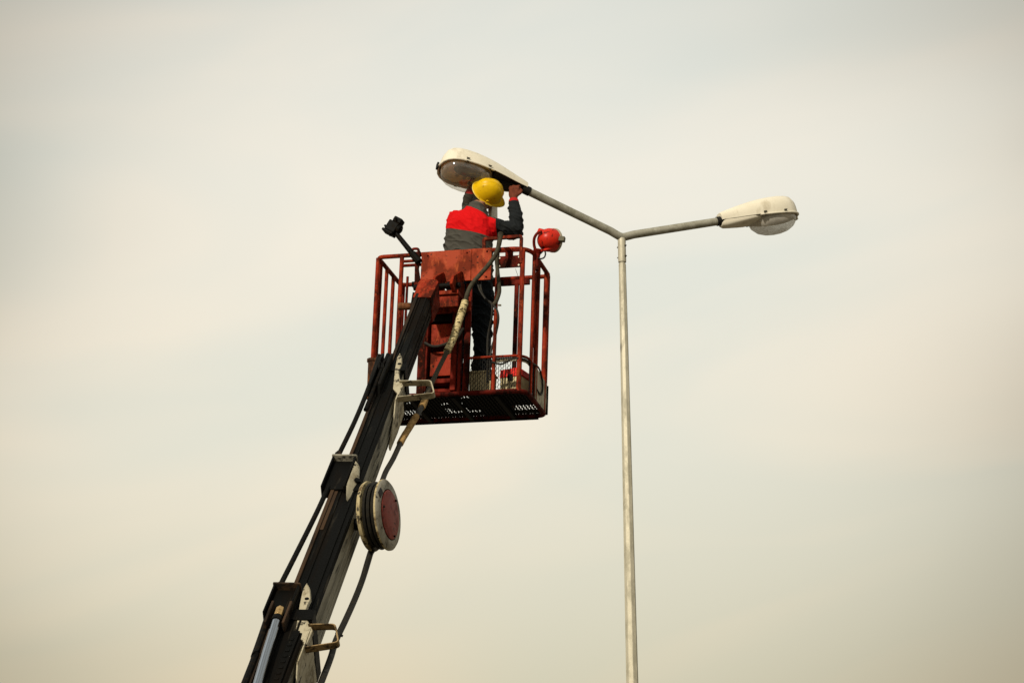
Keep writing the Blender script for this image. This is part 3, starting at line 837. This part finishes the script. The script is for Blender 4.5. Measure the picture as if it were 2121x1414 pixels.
    ln.loft([[p + V((0, 0, -0.016)), p + V((0.003, 0.003, -0.016)), p + V((0.003, 0.003, 0.016)), p + V((0, 0, 0.016))] for p in pts])
    ln.build('guard_band', 'cream', t, None, 35)
    # cream kick plate on the right side
    MB().prism([V((W_ + 0.006, 0.245, -0.005)), V((W_ + 0.006, 0.56, -0.005)), V((W_ + 0.006, 0.575, 0.10)), V((W_ + 0.006, 0.56, 0.235)), V((W_ + 0.006, 0.245, 0.258))], V((0.008, 0, 0))).build('kick_plate', 'cream', t, None, 35, 0.002)
    MB().tube([(W_ + 0.012, 0.585, 0.0), (W_ + 0.012, 0.585, 0.22)], 0.012, 8).build('plate_edge', 'black_tube', t)
    # floor: expanded metal under black mats that leave a few openings
    fg = MB()
    mesh_guard(fg, (0.03, 0.03, 0.004), (1, 0, 0), (0, 1, 0), W_ - 0.06, D_ - 0.06, 0.027, 0.052, 0.0100, (0, 0, 1))
    fg.build('floor_grating', 'floor_black', t, None, 35, 0, 'stuff')
    mats = MB()
    nx, ny = 13, 8
    open_cells = {(1, 5), (1, 6), (2, 5), (2, 6), (5, 5), (5, 6), (6, 5), (6, 6), (7, 6), (8, 5), (11, 5), (11, 6), (12, 5), (12, 6), (7, 1), (5, 3), (6, 3), (2, 2)}
    for i in range(nx):
        for j in range(ny):
            if (i, j) in open_cells:
                continue
            cw, cd = (W_ - 0.06) / nx, (D_ - 0.06) / ny
            mats.box((0.03 + i * cw, 0.03 + j * cd, 0.010), (0.03 + (i + 1) * cw, 0.03 + (j + 1) * cd, 0.020))
    mats.build('floor_mat', 'floor_black', t)
    ug = MB()
    for x in (0.30, 0.62, 0.94):
        ug.box((x - 0.015, 0.02, -0.028), (x + 0.015, D_ - 0.02, -0.002))
    ug.build('floor_bearer', 'floor_black', t)
    # far edge toe board (thin, dark)
    MB().box((0.04, D_ - 0.006, -0.030), (W_ - 0.05, D_ + 0.004, 0.016)).build('toe_board', 'floor_black', t)


build_basket()


# ------------------------------------------------------------------ hydraulic hose from basket to drum and on
def build_hose():
    up = [(-0.083, 16.518, 7.782), (-0.093, 16.519, 7.715), (-0.121, 16.525, 7.631), (-0.17, 16.528, 7.557), (-0.23, 16.531, 7.484), (-0.289, 16.534, 7.411), (-0.32, 16.533, 7.347), (-0.344, 16.513, 7.248), (-0.383, 16.456, 7.1), (-0.416, 16.395, 6.963), (-0.46, 16.285, 6.816), (-0.522, 16.043, 6.59), (-0.569, 15.608, 6.311), (-0.59, 15.346, 6.146), (-0.627, 15.178, 6.017), (-0.672, 15.013, 5.878), (-0.704, 14.841, 5.758), (-0.741, 14.586, 5.574), (-0.774, 14.369, 5.432), (-0.786, 14.239, 5.346), (-0.788, 13.96, 5.215), (-0.795, 13.80, 5.10)]
    lo = [(-0.819, 13.692, 4.765), (-0.851, 13.541, 4.583), (-0.883, 13.381, 4.429), (-0.919, 13.124, 4.248), (-0.955, 12.959, 4.108), (-0.97, 12.837, 3.998), (-0.984, 12.71, 3.905), (-0.999, 12.535, 3.794), (-1.10, 11.9, 3.25), (-1.25, 10.6, 2.2)]
    base = V(up[0])
    t = thing('hydraulic_hose', 'long dusty hose with cream tape wraps running down beside the boom', 'hose', Matrix.Translation(base))
    P = smooth_path(up, 5)
    cut = lambda a, b: P[a * 5:b * 5 + 1]
    top = smooth_path([bk(0.936, -0.030, 1.10), bk(0.946, -0.032, 1.165), V(up[0]) + V((0, 0, 0.008))], 4)
    MB().tube(top + cut(0, 7)[2:], 0.0165, 12).build('upper_hose', 'hose_olive', t, base)
    MB().tube(cut(7, 13), 0.0165, 12).build('middle_hose', 'hose_olive', t, base)
    MB().tube(cut(13, 21), 0.0165, 12).build('lower_hose', 'hose', t, base)
    def wrap(a, b, r, m, seed):
        rr = []
        pp = P[a:b + 1]
        for i in range(len(pp)):
            rr.append(r * (1 + 0.10 * noise.noise(V((seed, i * 0.9, 0)))))
        MB().tube(pp, rr, 14).build('tape_wrap', m, t, base)
    wrap(34, 50, 0.0270, 'tape', 1)
    wrap(63, 66, 0.0235, 'tape_brown', 3)
    wrap(70, 81, 0.0225, 'tape_brown', 5)
    # below the drum, down to the second guide
    MB().tube(smooth_path(lo, 5), 0.0175, 12).build('trailing_hose', 'hose', t, base)
    MB().tube(smooth_path([bmw(0.245, 0.02, 1.50), V(lo[0]), V(lo[1])], 4), 0.0170, 12).build('hose_end', 'hose', t, base)
    e = V((-0.940, 13.0, 4.145))
    MB().cyl(e + V((-0.02, 0, 0.012)), e + V((0.018, -0.01, -0.008)), 0.007, 8).build('hose_clip', 'black_tube', t, base)


build_hose()


def build_cables():
    base = bk(0.937, -0.02, 1.15)
    t = thing('control_cable', 'twisted dusty cables looped down the inner post beside the worker', 'cable', Matrix.Translation(base))
    B = lambda pts: smooth_path([bk(*p) for p in pts], 5)
    MB().tube(B([(0.942, -0.022, 1.180), (0.936, -0.022, 1.12), (0.925, -0.022, 1.03), (0.935, -0.022, 0.93), (0.950, -0.022, 0.82), (0.955, -0.022, 0.76), (0.935, -0.022, 0.69), (0.915, -0.022, 0.665)]), 0.0150, 10).build('thick_cable', 'hose_olive', t, base)
    MB().tube(B([(0.795, 0.02, 0.86), (0.815, 0.01, 0.77), (0.865, -0.005, 0.70), (0.915, -0.022, 0.66), (0.945, -0.022, 0.61), (0.955, -0.02, 0.54), (0.930, 0.01, 0.44), (0.900, 0.02, 0.34), (0.892, 0.02, 0.24), (0.90, 0.03, 0.10)]), 0.0080, 8).build('thin_cable', 'hose', t, base)
    MB().tube(B([(0.775, 0.02, 0.86), (0.80, 0.01, 0.79), (0.85, -0.005, 0.715), (0.90, -0.02, 0.67), (0.905, -0.02, 0.58), (0.880, 0.01, 0.49), (0.868, 0.02, 0.40), (0.874, 0.02, 0.24), (0.878, 0.02, 0.08)]), 0.0085, 8).build('thin_cable', 'hose', t, base)
    MB().tube(B([(0.915, -0.012, 0.225), (0.99, -0.012, 0.205), (1.06, -0.012, 0.238), (1.12, 0.0, 0.245), (1.165, 0.10, 0.25), (1.186, 0.30, 0.27), (1.192, 0.40, 0.20), (1.192, 0.40, 0.11), (1.192, 0.34, 0.08), (1.180, 0.27, 0.10)]), 0.0070, 8).build('thin_cable', 'hose', t, base)
    tie = bk(0.955, -0.03, 0.655)
    MB().box(tie + V((-0.004, -0.004, -0.008)), tie + V((0.020, 0.004, 0.004))).build('cable_tie', 'plastic_grey', t, base)


build_cables()


# ------------------------------------------------------------------ lamps on the rail
def build_work_lamps():
    base = bk(0.305, -0.03, 1.06)
    t = thing('work_lamp', 'black swivel lamp on a slanted arm at the basket\'s left end', 'lamp', Matrix.Translation(base), 'lamps on the basket rail')
    a0 = bk(0.318, -0.035, 1.05); a1 = bk(0.148, -0.035, 1.265)
    d = (a1 - a0).normalized()
    MB().tube([a0, a0.lerp(a1, 0.25), a1], [0.020, 0.021, 0.018], 12).build('arm', 'black_tube', t, base)
    MB().cyl(a0 - d * 0.03, a0 + d * 0.06, 0.028, 10).cyl(bk(0.255, -0.06, 1.115), bk(0.265, 0.0, 1.115), 0.012, 8).build('clamp', 'black_tube', t, base, 35, 0.003)
    c = bk(0.128, -0.035, 1.325)
    ux = BK.to_3x3() @ V((0.86, 0, -0.50)); uz = BK.to_3x3() @ V((0.50, 0, 0.86)); uy = BK.to_3x3() @ V((0, 1, 0))
    fm = Matrix.Translation(c) @ Matrix((ux, uy, uz)).transposed().to_4x4()
    h = MB()
    h.box((-0.048, -0.04, -0.055), (0.042, 0.04, 0.030), mat=fm)
    h.box((-0.028, -0.035, 0.030), (0.045, 0.035, 0.072), mat=fm)
    h.build('lamp_body', 'black_tube', t, base, 35, 0.008)
    MB().box((-0.058, -0.046, -0.072), (0.036, 0.046, -0.052), mat=fm).build('lamp_rim', 'black_tube', t, base, 35, 0.005)
    MB().lathe(fm @ V((0.030, 0, -0.004)), ux, [(0, 0.038), (0.018, 0.038), (0.030, 0.034), (0.038, 0.020), (0.040, 0.004)], 20).build('knob', 'black_tube', t, base)
    for p in ((-0.058, -0.02, -0.03), (0.02, -0.02, -0.078), (0.0, -0.05, 0.05)):
        q = fm @ V(p)
        MB().ell(q, ((0.009, 0, 0), (0, 0.009, 0), (0, 0, 0.009)), 10, 6).build('bolt', 'black_tube', t, base)
    # red spotlight on the near right corner
    base = bk(1.175, 0.18, 1.02)
    t = thing('work_lamp', 'round red spotlight on a bracket at the basket\'s right corner', 'lamp', Matrix.Translation(base), 'lamps on the basket rail')
    y0 = 0.15
    MB().tube([bk(1.185, y0, 0.98), bk(1.187, y0, 1.09), bk(1.195, y0, 1.10)], [0.019, 0.020, 0.016], 12).build('stem', 'red_dark', t, base)
    MB().lathe(bk(1.190, y0, 1.085), BK.to_3x3() @ V((0.1, 0, 1)), [(0, 0.020), (0.02, 0.020), (0.045, 0.038), (0.052, 0.038)], 14).build('cone', 'red_dark', t, base, 30)
    # shell: egg that opens towards the upper right and away
    c = bk(1.272, y0, 1.212)
    ax = (BK.to_3x3() @ V((0.56, 0.80, 0.20))).normalized()
    R_ = 0.088
    prof = [(-0.088, 0.008), (-0.080, 0.036), (-0.062, 0.060), (-0.036, 0.079), (-0.005, 0.088), (0.030, 0.088), (0.046, 0.086)]
    MB().lathe(c, ax, prof, 32).build('lamp_shell', 'lamp_red', t, base, 60)
    MB().lathe(c, ax, [(0.040, 0.085), (0.042, 0.091), (0.058, 0.091), (0.060, 0.080)], 32).build('lens_rim', 'lens', t, base, 40)
    MB().lathe(c, ax, [(0.058, 0.080), (0.072, 0.060), (0.080, 0.030), (0.082, 0.003)], 32).build('lens', 'lens', t, base, 60)
    # visor on the upper left
    vz = MB()
    o = c + BK.to_3x3() @ V((-0.035, 0.0, 0.072))
    vx = BK.to_3x3() @ V((-1.0, -0.1, 0.30)); vy = BK.to_3x3() @ V((0, 1, 0)); vn = BK.to_3x3() @ V((0.30, 0, 1))
    vz.loft([[o + vx * x + vy * (w * s) + vn * h for s, h in ((-1, -0.030), (-0.6, 0.004), (0, 0.014), (0.6, 0.004), (1, -0.030), (0.6, -0.010), (0, 0.000), (-0.6, -0.010))] for x, w in ((-0.05, 0.050), (-0.01, 0.044), (0.03, 0.036), (0.042, 0.026))])
    vz.build('visor', 'lamp_red', t, base, 50)
    yk = [bk(1.180, y0 - 0.02, 1.125), bk(1.172, y0 - 0.04, 1.165), bk(1.180, y0 - 0.07, 1.205), bk(1.205, y0 - 0.085, 1.235), bk(1.24, y0 - 0.09, 1.245)]
    MB().tube(smooth_path(yk, 5), 0.011, 10).build('yoke', 'red_dark', t, base)
    yk = [bk(1.205, y0, 1.130), bk(1.25, y0 - 0.03, 1.122), bk(1.30, y0 - 0.02, 1.140), bk(1.345, y0 - 0.01, 1.185)]
    MB().tube(smooth_path(yk, 5), 0.010, 10).build('yoke', 'lamp_red', t, base)
    kc = bk(1.378, y0 - 0.02, 1.203)
    MB().box((-0.022, -0.02, -0.019), (0.022, 0.02, 0.019), mat=Matrix.Translation(kc) @ BK.to_3x3().to_4x4() @ Euler((0, R(8), 0)).to_matrix().to_4x4()).build('knob', 'plastic_grey', t, base, 35, 0.004)
    MB().cyl(bk(1.325, y0 - 0.02, 1.203), bk(1.358, y0 - 0.02, 1.203), 0.016, 12).build('knob_shaft', 'black_tube', t, base)
    lp = [bk(1.200, y0 - 0.02, 1.065), bk(1.225, y0 - 0.03, 1.055), bk(1.250, y0 - 0.03, 1.065), bk(1.258, y0 - 0.03, 1.095), bk(1.248, y0 - 0.03, 1.125)]
    MB().tube(smooth_path(lp, 5), 0.0060, 8).build('cable_loop', 'hose', t, base)


build_work_lamps()


# ------------------------------------------------------------------ things on the basket floor
def build_boxes():
    base = bk(0.79, 0.21, 0.022)
    bz = Matrix.Translation(base) @ BK.to_3x3().to_4x4()
    t = thing('storage_bin', 'cream plastic bin with a lip behind the mesh guard at the worker\'s feet', 'bin', bz)
    b = MB()
    b.loft([[V((sx * (w + 0.0), sy * d, z)) for sx, sy in ((-1, -1), (1, -1), (1, 1), (-1, 1))] for w, d, z in ((0.078, 0.075, 0), (0.084, 0.080, 0.19), (0.080, 0.076, 0.19), (0.074, 0.07, 0.01))])
    b.build('bin_body', 'box_cream', t, None, 35, 0.004)
    l = MB()
    for (lo, hi) in (((-0.090, -0.086, 0.175), (0.090, -0.080, 0.190)), ((-0.090, 0.080, 0.175), (0.090, 0.086, 0.190)), ((-0.090, -0.0795, 0.175), (-0.0845, 0.0795, 0.190)), ((0.0845, -0.0795, 0.175), (0.090, 0.0795, 0.190))):
        l.box(lo, hi)
    l.build('bin_lip', 'box_cream', t, None, 35, 0.002)
    base = bk(1.010, 0.30, 0.022)
    t = thing('toolbox', 'cream toolbox with red lid behind the mesh guard near the right corner', 'toolbox', Matrix.Translation(base) @ BK.to_3x3().to_4x4() @ Euler((0, 0, R(-12))).to_matrix().to_4x4())
    MB().box((-0.085, -0.07, 0), (0.085, 0.07, 0.165)).build('box_body', 'box_cream', t, None, 35, 0.005)
    MB().prism([V((-0.092, -0.076, 0.166)), V((0.092, -0.076, 0.166)), V((0.092, -0.076, 0.215)), V((0.05, -0.076, 0.232)), V((-0.085, -0.076, 0.226))], V((0, 0.152, 0))).build('box_lid', 'tool_red', t, None, 35, 0.005)
    MB().box((-0.02, -0.082, 0.135), (0.02, -0.071, 0.185)).build('clasp', 'black_tube', t, None, 35, 0.002)


build_boxes()


# ------------------------------------------------------------------ worker
def build_person():
    feet = bk(0.63, 0.36, 0.021)
    fl = V((0.63, 0.36, 0.021))
    PM = Matrix.Translation(feet) @ BK.to_3x3().to_4x4()
    t = thing('person', 'person in red and grey jacket and yellow hard hat reaching up to the lamp head', 'person', PM)
    b = MB()
    tl = math.atan2(-0.06, 0.33)

    def ring(c, a, d, tilt=0.0, yaw=0.0, n=24, ex=2.4):
        u = V((math.cos(tilt) * math.cos(yaw), math.sin(yaw), math.sin(tilt))); w = V((-math.sin(yaw), math.cos(yaw), 0))
        out = []
        for j in range(n):
            q = 2 * math.pi * j / n
            cc, ss = math.cos(q), math.sin(q)
            out.append(V(c) + u * a * math.copysign(abs(cc) ** (2 / ex), cc) + w * d * math.copysign(abs(ss) ** (2 / ex), ss))
        return out
    tors = [((.630, .350, .84), .150, .115, 0), ((.628, .348, .92), .170, .125, 0), ((.622, .343, 1.02), .176, .128, 0), ((.612, .333, 1.12), .184, .128, -.04), ((.608, .318, 1.22), .188, .130, -.08),
            ((.612, .305, 1.32), .188, .132, -.12), ((.622, .300, 1.41), .184, .128, -.16), ((.628, .302, 1.475), .166, .112, -.18), ((.645, .312, 1.525), .112, .092, -.15), ((.660, .322, 1.575), .070, .072, -.1), ((.680, .330, 1.620), .062, .064, -.1)]
    b.loft([ring(c, a, d, ti, R(-8)) for c, a, d, ti in tors])

    def limb(pts, rs, n=16):
        b.tube(smooth_path(pts, 4), [rs[min(i // 4, len(rs) - 1)] + (rs[min(i // 4 + 1, len(rs) - 1)] - rs[min(i // 4, len(rs) - 1)]) * ((i % 4) / 4) for i in range((len(pts) - 1) * 4 + 1)], n)
        for p, r in zip(pts, rs):
            b.ell(p, ((r, 0, 0), (0, r, 0), (0, 0, r)), 14, 8)
    # right arm, bent up to the lamp
    RS = V((.785, .315, 1.415)); RE = V((.935, .44, 1.435)); RW = V((.912, .455, 1.665))
    limb([RS, RS.lerp(RE, .5) + V((0, 0, -.012)), RE, RE.lerp(RW, .45) + V((.006, 0, 0)), RW], [.080, .070, .062, .054, .041])
    # left arm, raised behind the head
    LS = V((.502, .318, 1.492)); LE = V((.515, .530, 1.540)); LW = V((.563, .455, 1.762))
    limb([LS, LS.lerp(LE, .5), LE, LE.lerp(LW, .5), LW], [.074, .066, .056, .050, .040])
    # legs
    for hx, kx, ax, s in ((.716, .738, .730, 1), (.542, .532, .528, -1)):
        limb([V((hx, .352, .88)), V((hx * .6 + kx * .4, .345, .70)), V((kx, .338, .50)), V((kx * .5 + ax * .5, .36, .30)), V((ax, .37, .115))], [.098, .084, .066, .070, .060])
        b.tube([(ax, .35, .06), (ax, .37, .11), (ax, .372, .17)], [.046, .047, .048], 14)
        b.ell((ax, .352, .058), ((.044, 0, 0), (0, .06, 0), (0, 0, .036)), 14, 8)
        b.ell((ax + .004 * s, .44, .052), ((.046, 0, 0), (0, .085, 0), (0, 0, .032)), 14, 8)
    # head
    BT = BK.to_3x3().inverted()
    cR = V((1, 0, 0)); cU = V((0, -0.30902, 0.95106)); cT = V((0, -0.95106, -0.30902))
    cr = BT @ (cR * 0.52 + cU * 0.56 + cT * 0.64).normalized()
    fw = BT @ (cR * 0.85 - cU * 0.45 - cT * 0.36)
    fw = (fw - cr * fw.dot(cr)).normalized()
    sd = cr.cross(fw).normalized()
    rim_c = V((.766, .315, 1.722)) - cr * 0.050      # centre of the helmet rim plane
    hc = rim_c - cr * 0.010
    b.ell(hc, (fw * .098, sd * .078, cr * .105), 20, 12)
    b.ell(hc - cr * .062 + fw * .028, (fw * .068, sd * .060, cr * .070), 16, 10)      # jaw
    b.tube([V((.668, .326, 1.56)), hc - cr * .06 - fw * .02], [.058, .056], 16)
    nose = hc + fw * .102 - cr * .042
    b.ell(nose, (fw * .020, sd * .012, cr * .022), 10, 6)
    for s in (-1, 1):
        b.ell(hc + sd * (s * .079) - cr * .045 - fw * .008, (fw * .020, sd * .010, cr * .030), 10, 6)
        b.ell(hc + fw * .090 + sd * (s * .030) - cr * .012, (fw * .012, sd * .020, cr * .010), 8, 6)
    b.ell(hc + fw * .088 - cr * .088, (fw * .014, sd * .026, cr * .008), 8, 6)

    # hands: palm, four unequal bent fingers and a thumb from the side of the palm
    def hand(wrist, d, side, palmn, curl):
        d = V(d).normalized(); side = V(side); side = (side - d * side.dot(d)).normalized()
        pn = d.cross(side).normalized()
        if pn.dot(V(palmn)) < 0:
            pn = -pn
        w0 = V(wrist)
        c = w0 + d * .055
        b.ell(c, (d * .056, side * .043, pn * .019), 16, 10)
        b.tube([w0 - d * .02, w0 + d * .03], [.031, .030], 14)
        for i, (o, L) in enumerate(((-.030, .066), (-.010, .076), (.011, .072), (.030, .058))):
            p = c + d * .042 + side * o
            pts = [p - d * .02]
            ang = 0.0
            for k, f in enumerate((.42, .33, .25)):
                ang += curl * (0.55 + 0.30 * k)
                pts.append(pts[-1] + (d * math.cos(ang) + pn * math.sin(ang)) * (L * f + (.02 if k == 0 else 0)))
            b.tube(pts, [.0100, .0100, .0092, .0075], 10)
            b.ell(pts[-1], ((.0075, 0, 0), (0, .0075, 0), (0, 0, .0075)), 8, 6)
        p = c - d * .022 - side * .036
        pts = [p + side * .012, p - side * .016 + d * .022 + pn * .008, p - side * .020 + d * .050 + pn * .020, p - side * .012 + d * .068 + pn * .028]
        b.tube(pts, [.0140, .0120, .0105, .0085], 10)
        b.ell(pts[-1], ((.0085, 0, 0), (0, .0085, 0), (0, 0, .0085)), 8, 6)
    hand(RW + V((-.001, 0, .02)), V((-.05, .10, 1)), V((-1, 0.1, 0)), V((0, 1, 0)), 0.75)
    hand(LW + V((.006, 0, .014)), V((.55, -.05, .80)), V((0.8, 0.2, -0.5)), V((0, 1, .3)), 0.5)

    me = bpy.data.meshes.new('tmp')
    me.from_pydata(b.v, [], b.f)
    bm = bmesh.new(); bm.from_mesh(me)
    bmesh.ops.recalc_face_normals(bm, faces=bm.faces)
    bm.to_mesh(me); bm.free()
    tmp = bpy.data.objects.new('tmp', me)
    col.objects.link(tmp)
    rm = tmp.modifiers.new('r', 'REMESH'); rm.mode = 'VOXEL'; rm.voxel_size = 0.0048
    sm = tmp.modifiers.new('s', 'SMOOTH'); sm.factor = 0.5; sm.iterations = 5
    dg = bpy.context.evaluated_depsgraph_get()
    body = bpy.data.meshes.new_from_object(tmp.evaluated_get(dg))
    bpy.data.objects.remove(tmp)
    body.name = 'body'
    bm = bmesh.new(); bm.from_mesh(body)
    # fabric folds: stretched ridged noise, strongest at elbows and waist
    bm.normal_update()
    for v in bm.verts:
        p = v.co
        if p.z > 1.60 and (p - hc).length < .15:
            continue
        if (p - RW).length < .10 and p.z > RW.z - 0.01 or (p - LW).length < .10 and p.z > LW.z - 0.02:
            continue
        if p.z < .12:
            continue
        dg1 = V((p.x * 5 - p.z * 3, p.y * 7, p.z * 11 + p.x * 8))
        n1 = (1 - min(1.0, abs(noise.noise(dg1)) * 2.4)) ** 2 + 0.6 * (1 - min(1.0, abs(noise.noise(dg1 * 2.1 + V((4, 1, 7)))) * 2.6)) ** 2 - 0.5
        n2 = noise.noise(V((p.x * 30, p.y * 30, p.z * 22)))
        el = 1.0 + 1.2 * math.exp(-((p - RE).length / .10) ** 2) + 0.6 * math.exp(-((p.z - 1.15) / .12) ** 2) + (0.9 if p.z < 0.95 else 0.0)
        v.co = p + v.normal * (0.0088 * n1 * min(el, 1.7) + 0.0012 * n2)

    def cut(pt, nn):
        bmesh.ops.bisect_plane(bm, geom=bm.verts[:] + bm.edges[:] + bm.faces[:], plane_co=V(pt), plane_no=V(nn))
    yn = V((0.26, -0.10, 1)).normalized(); yp = V((.612, .18, 1.345))
    an = V((1, 0.10, 0.05)).normalized(); ap = V((.826, .30, 1.45))
    ln = V((-0.1, 0.98, 0.1)).normalized(); lp = V((.470, .40, 1.52))
    wn = V((0, 0, 1)); wp = V((0, 0, 1.0))
    rwn = (RW - RE).normalized(); rwp = RW - rwn * .004
    lwn = (LW - LE).normalized(); lwp = LW - lwn * .004
    nn = (hc - V((.66, .322, 1.575))).normalized(); np_ = V((.672, .33, 1.600))
    for pt, q in ((yp, yn), (ap, an), (lp, ln), (wp, wn), (rwp, rwn), (rwp + rwn * .028, rwn), (lwp, lwn), (lwp + lwn * .028, lwn), (np_, nn), (V((0, 0, .145)), wn), (V((.65, .31, 1.535)), nn)):
        cut(pt, q)
    names = ['coat_grey', 'coat_red', 'coat_dark', 'trouser', 'boot', 'skin', 'glove', 'cuff', 'hair']
    ix = {n: i for i, n in enumerate(names)}
    for f in bm.faces:
        p = f.calc_center_median()
        f.smooth = True
        if p.z < .145:
            m = 'boot'
        elif p.z < 1.0 and p.x < .86:
            m = 'trouser'
        elif (p - RW).length < .24 and (p - rwp).dot(rwn) > 0 and p.x > .84:
            m = 'cuff' if (p - rwp - rwn * .028).dot(rwn) < 0 else 'glove'
        elif (p - LW).length < .24 and (p - lwp).dot(lwn) > 0 and p.y > .38 and p.x < .70:
            m = 'cuff' if (p - lwp - lwn * .028).dot(lwn) < 0 else 'glove'
        elif (p - np_).dot(nn) > 0 and (p - hc).length < .165 and not (p.y > .38 and p.x < .63):
            q = p - hc
            m = 'skin' if q.dot(fw) > .02 or abs(q.dot(sd)) > .080 else 'hair'
        elif (p - lp).dot(ln) > 0 and p.x < .60:
            m = 'coat_grey' if p.z > 1.6 else 'coat_dark'
        elif (p - ap).dot(an) > 0:
            m = 'coat_dark'
        elif (p - V((.65, .31, 1.535))).dot(nn) > 0:
            m = 'coat_grey'
        elif (p - yp).dot(yn) > 0:
            m = 'coat_red'
        else:
            m = 'coat_grey'
        f.material_index = ix[m]
    for v in bm.verts:
        v.co -= fl
    for n in names:
        body.materials.append(M[n])
    bm.to_mesh(body); bm.free()
    o = bpy.data.objects.new('body', body)
    col.objects.link(o); o.parent = t

    # hard hat
    HC = rim_c - fl
    N = 48
    h = MB()
    prof = [(-.010, 1.115), (-.004, 1.13), (.000, 1.12), (.004, 1.03), (.020, 1.01), (.045, .965), (.070, .875), (.092, .745), (.108, .585), (.120, .40), (.127, .20), (.129, .03)]
    rings = []
    for hh, k in prof:
        rg = []
        for j in range(N):
            q = 2 * math.pi * j / N
            a, c2 = math.cos(q), math.sin(q)
            ea, eb = .114, .099
            if hh <= .002:
                bill = max(0.0, a) ** 2.5
                ea2 = ea + .030 * bill; dz = -.010 * bill
            else:
                ea2 = ea; dz = 0
            p = HC + fw * (ea2 * k * a) + sd * (eb * k * c2) + cr * (hh + dz)
            # three low ribs along the crown
            if hh > .03:
                lat = eb * k * c2
                rib = math.exp(-((lat) / .010) ** 2) + .8 * math.exp(-((abs(lat) - .036) / .008) ** 2)
                p += (p - HC).normalized() * .0065 * rib * min(1, (hh - .03) / .03)
            rg.append(p)
        rings.append(rg)
    h.loft(rings, 0, True)
    hat = h.build('hard_hat', 'yellow', t, None, 50)
    lipp = [HC + fw * ((.114 + .030 * max(0, math.cos(q)) ** 2.5) * 1.125 * math.cos(q)) + sd * (.099 * 1.125 * math.sin(q)) + cr * (-.005 - .010 * max(0, math.cos(q)) ** 2.5) for q in (2 * math.pi * j / N for j in range(N + 1))]
    MB().tube(lipp, 0.0042, 6).build('hat_lip', 'pale_yellow', hat)
    for s in (-1, 1):
        MB().lathe(HC + sd * (s * .108) + cr * .022, sd * s, [(0, .012), (.006, .011), (.008, .006)], 10).build('hat_slot', 'yellow', hat)


build_person()
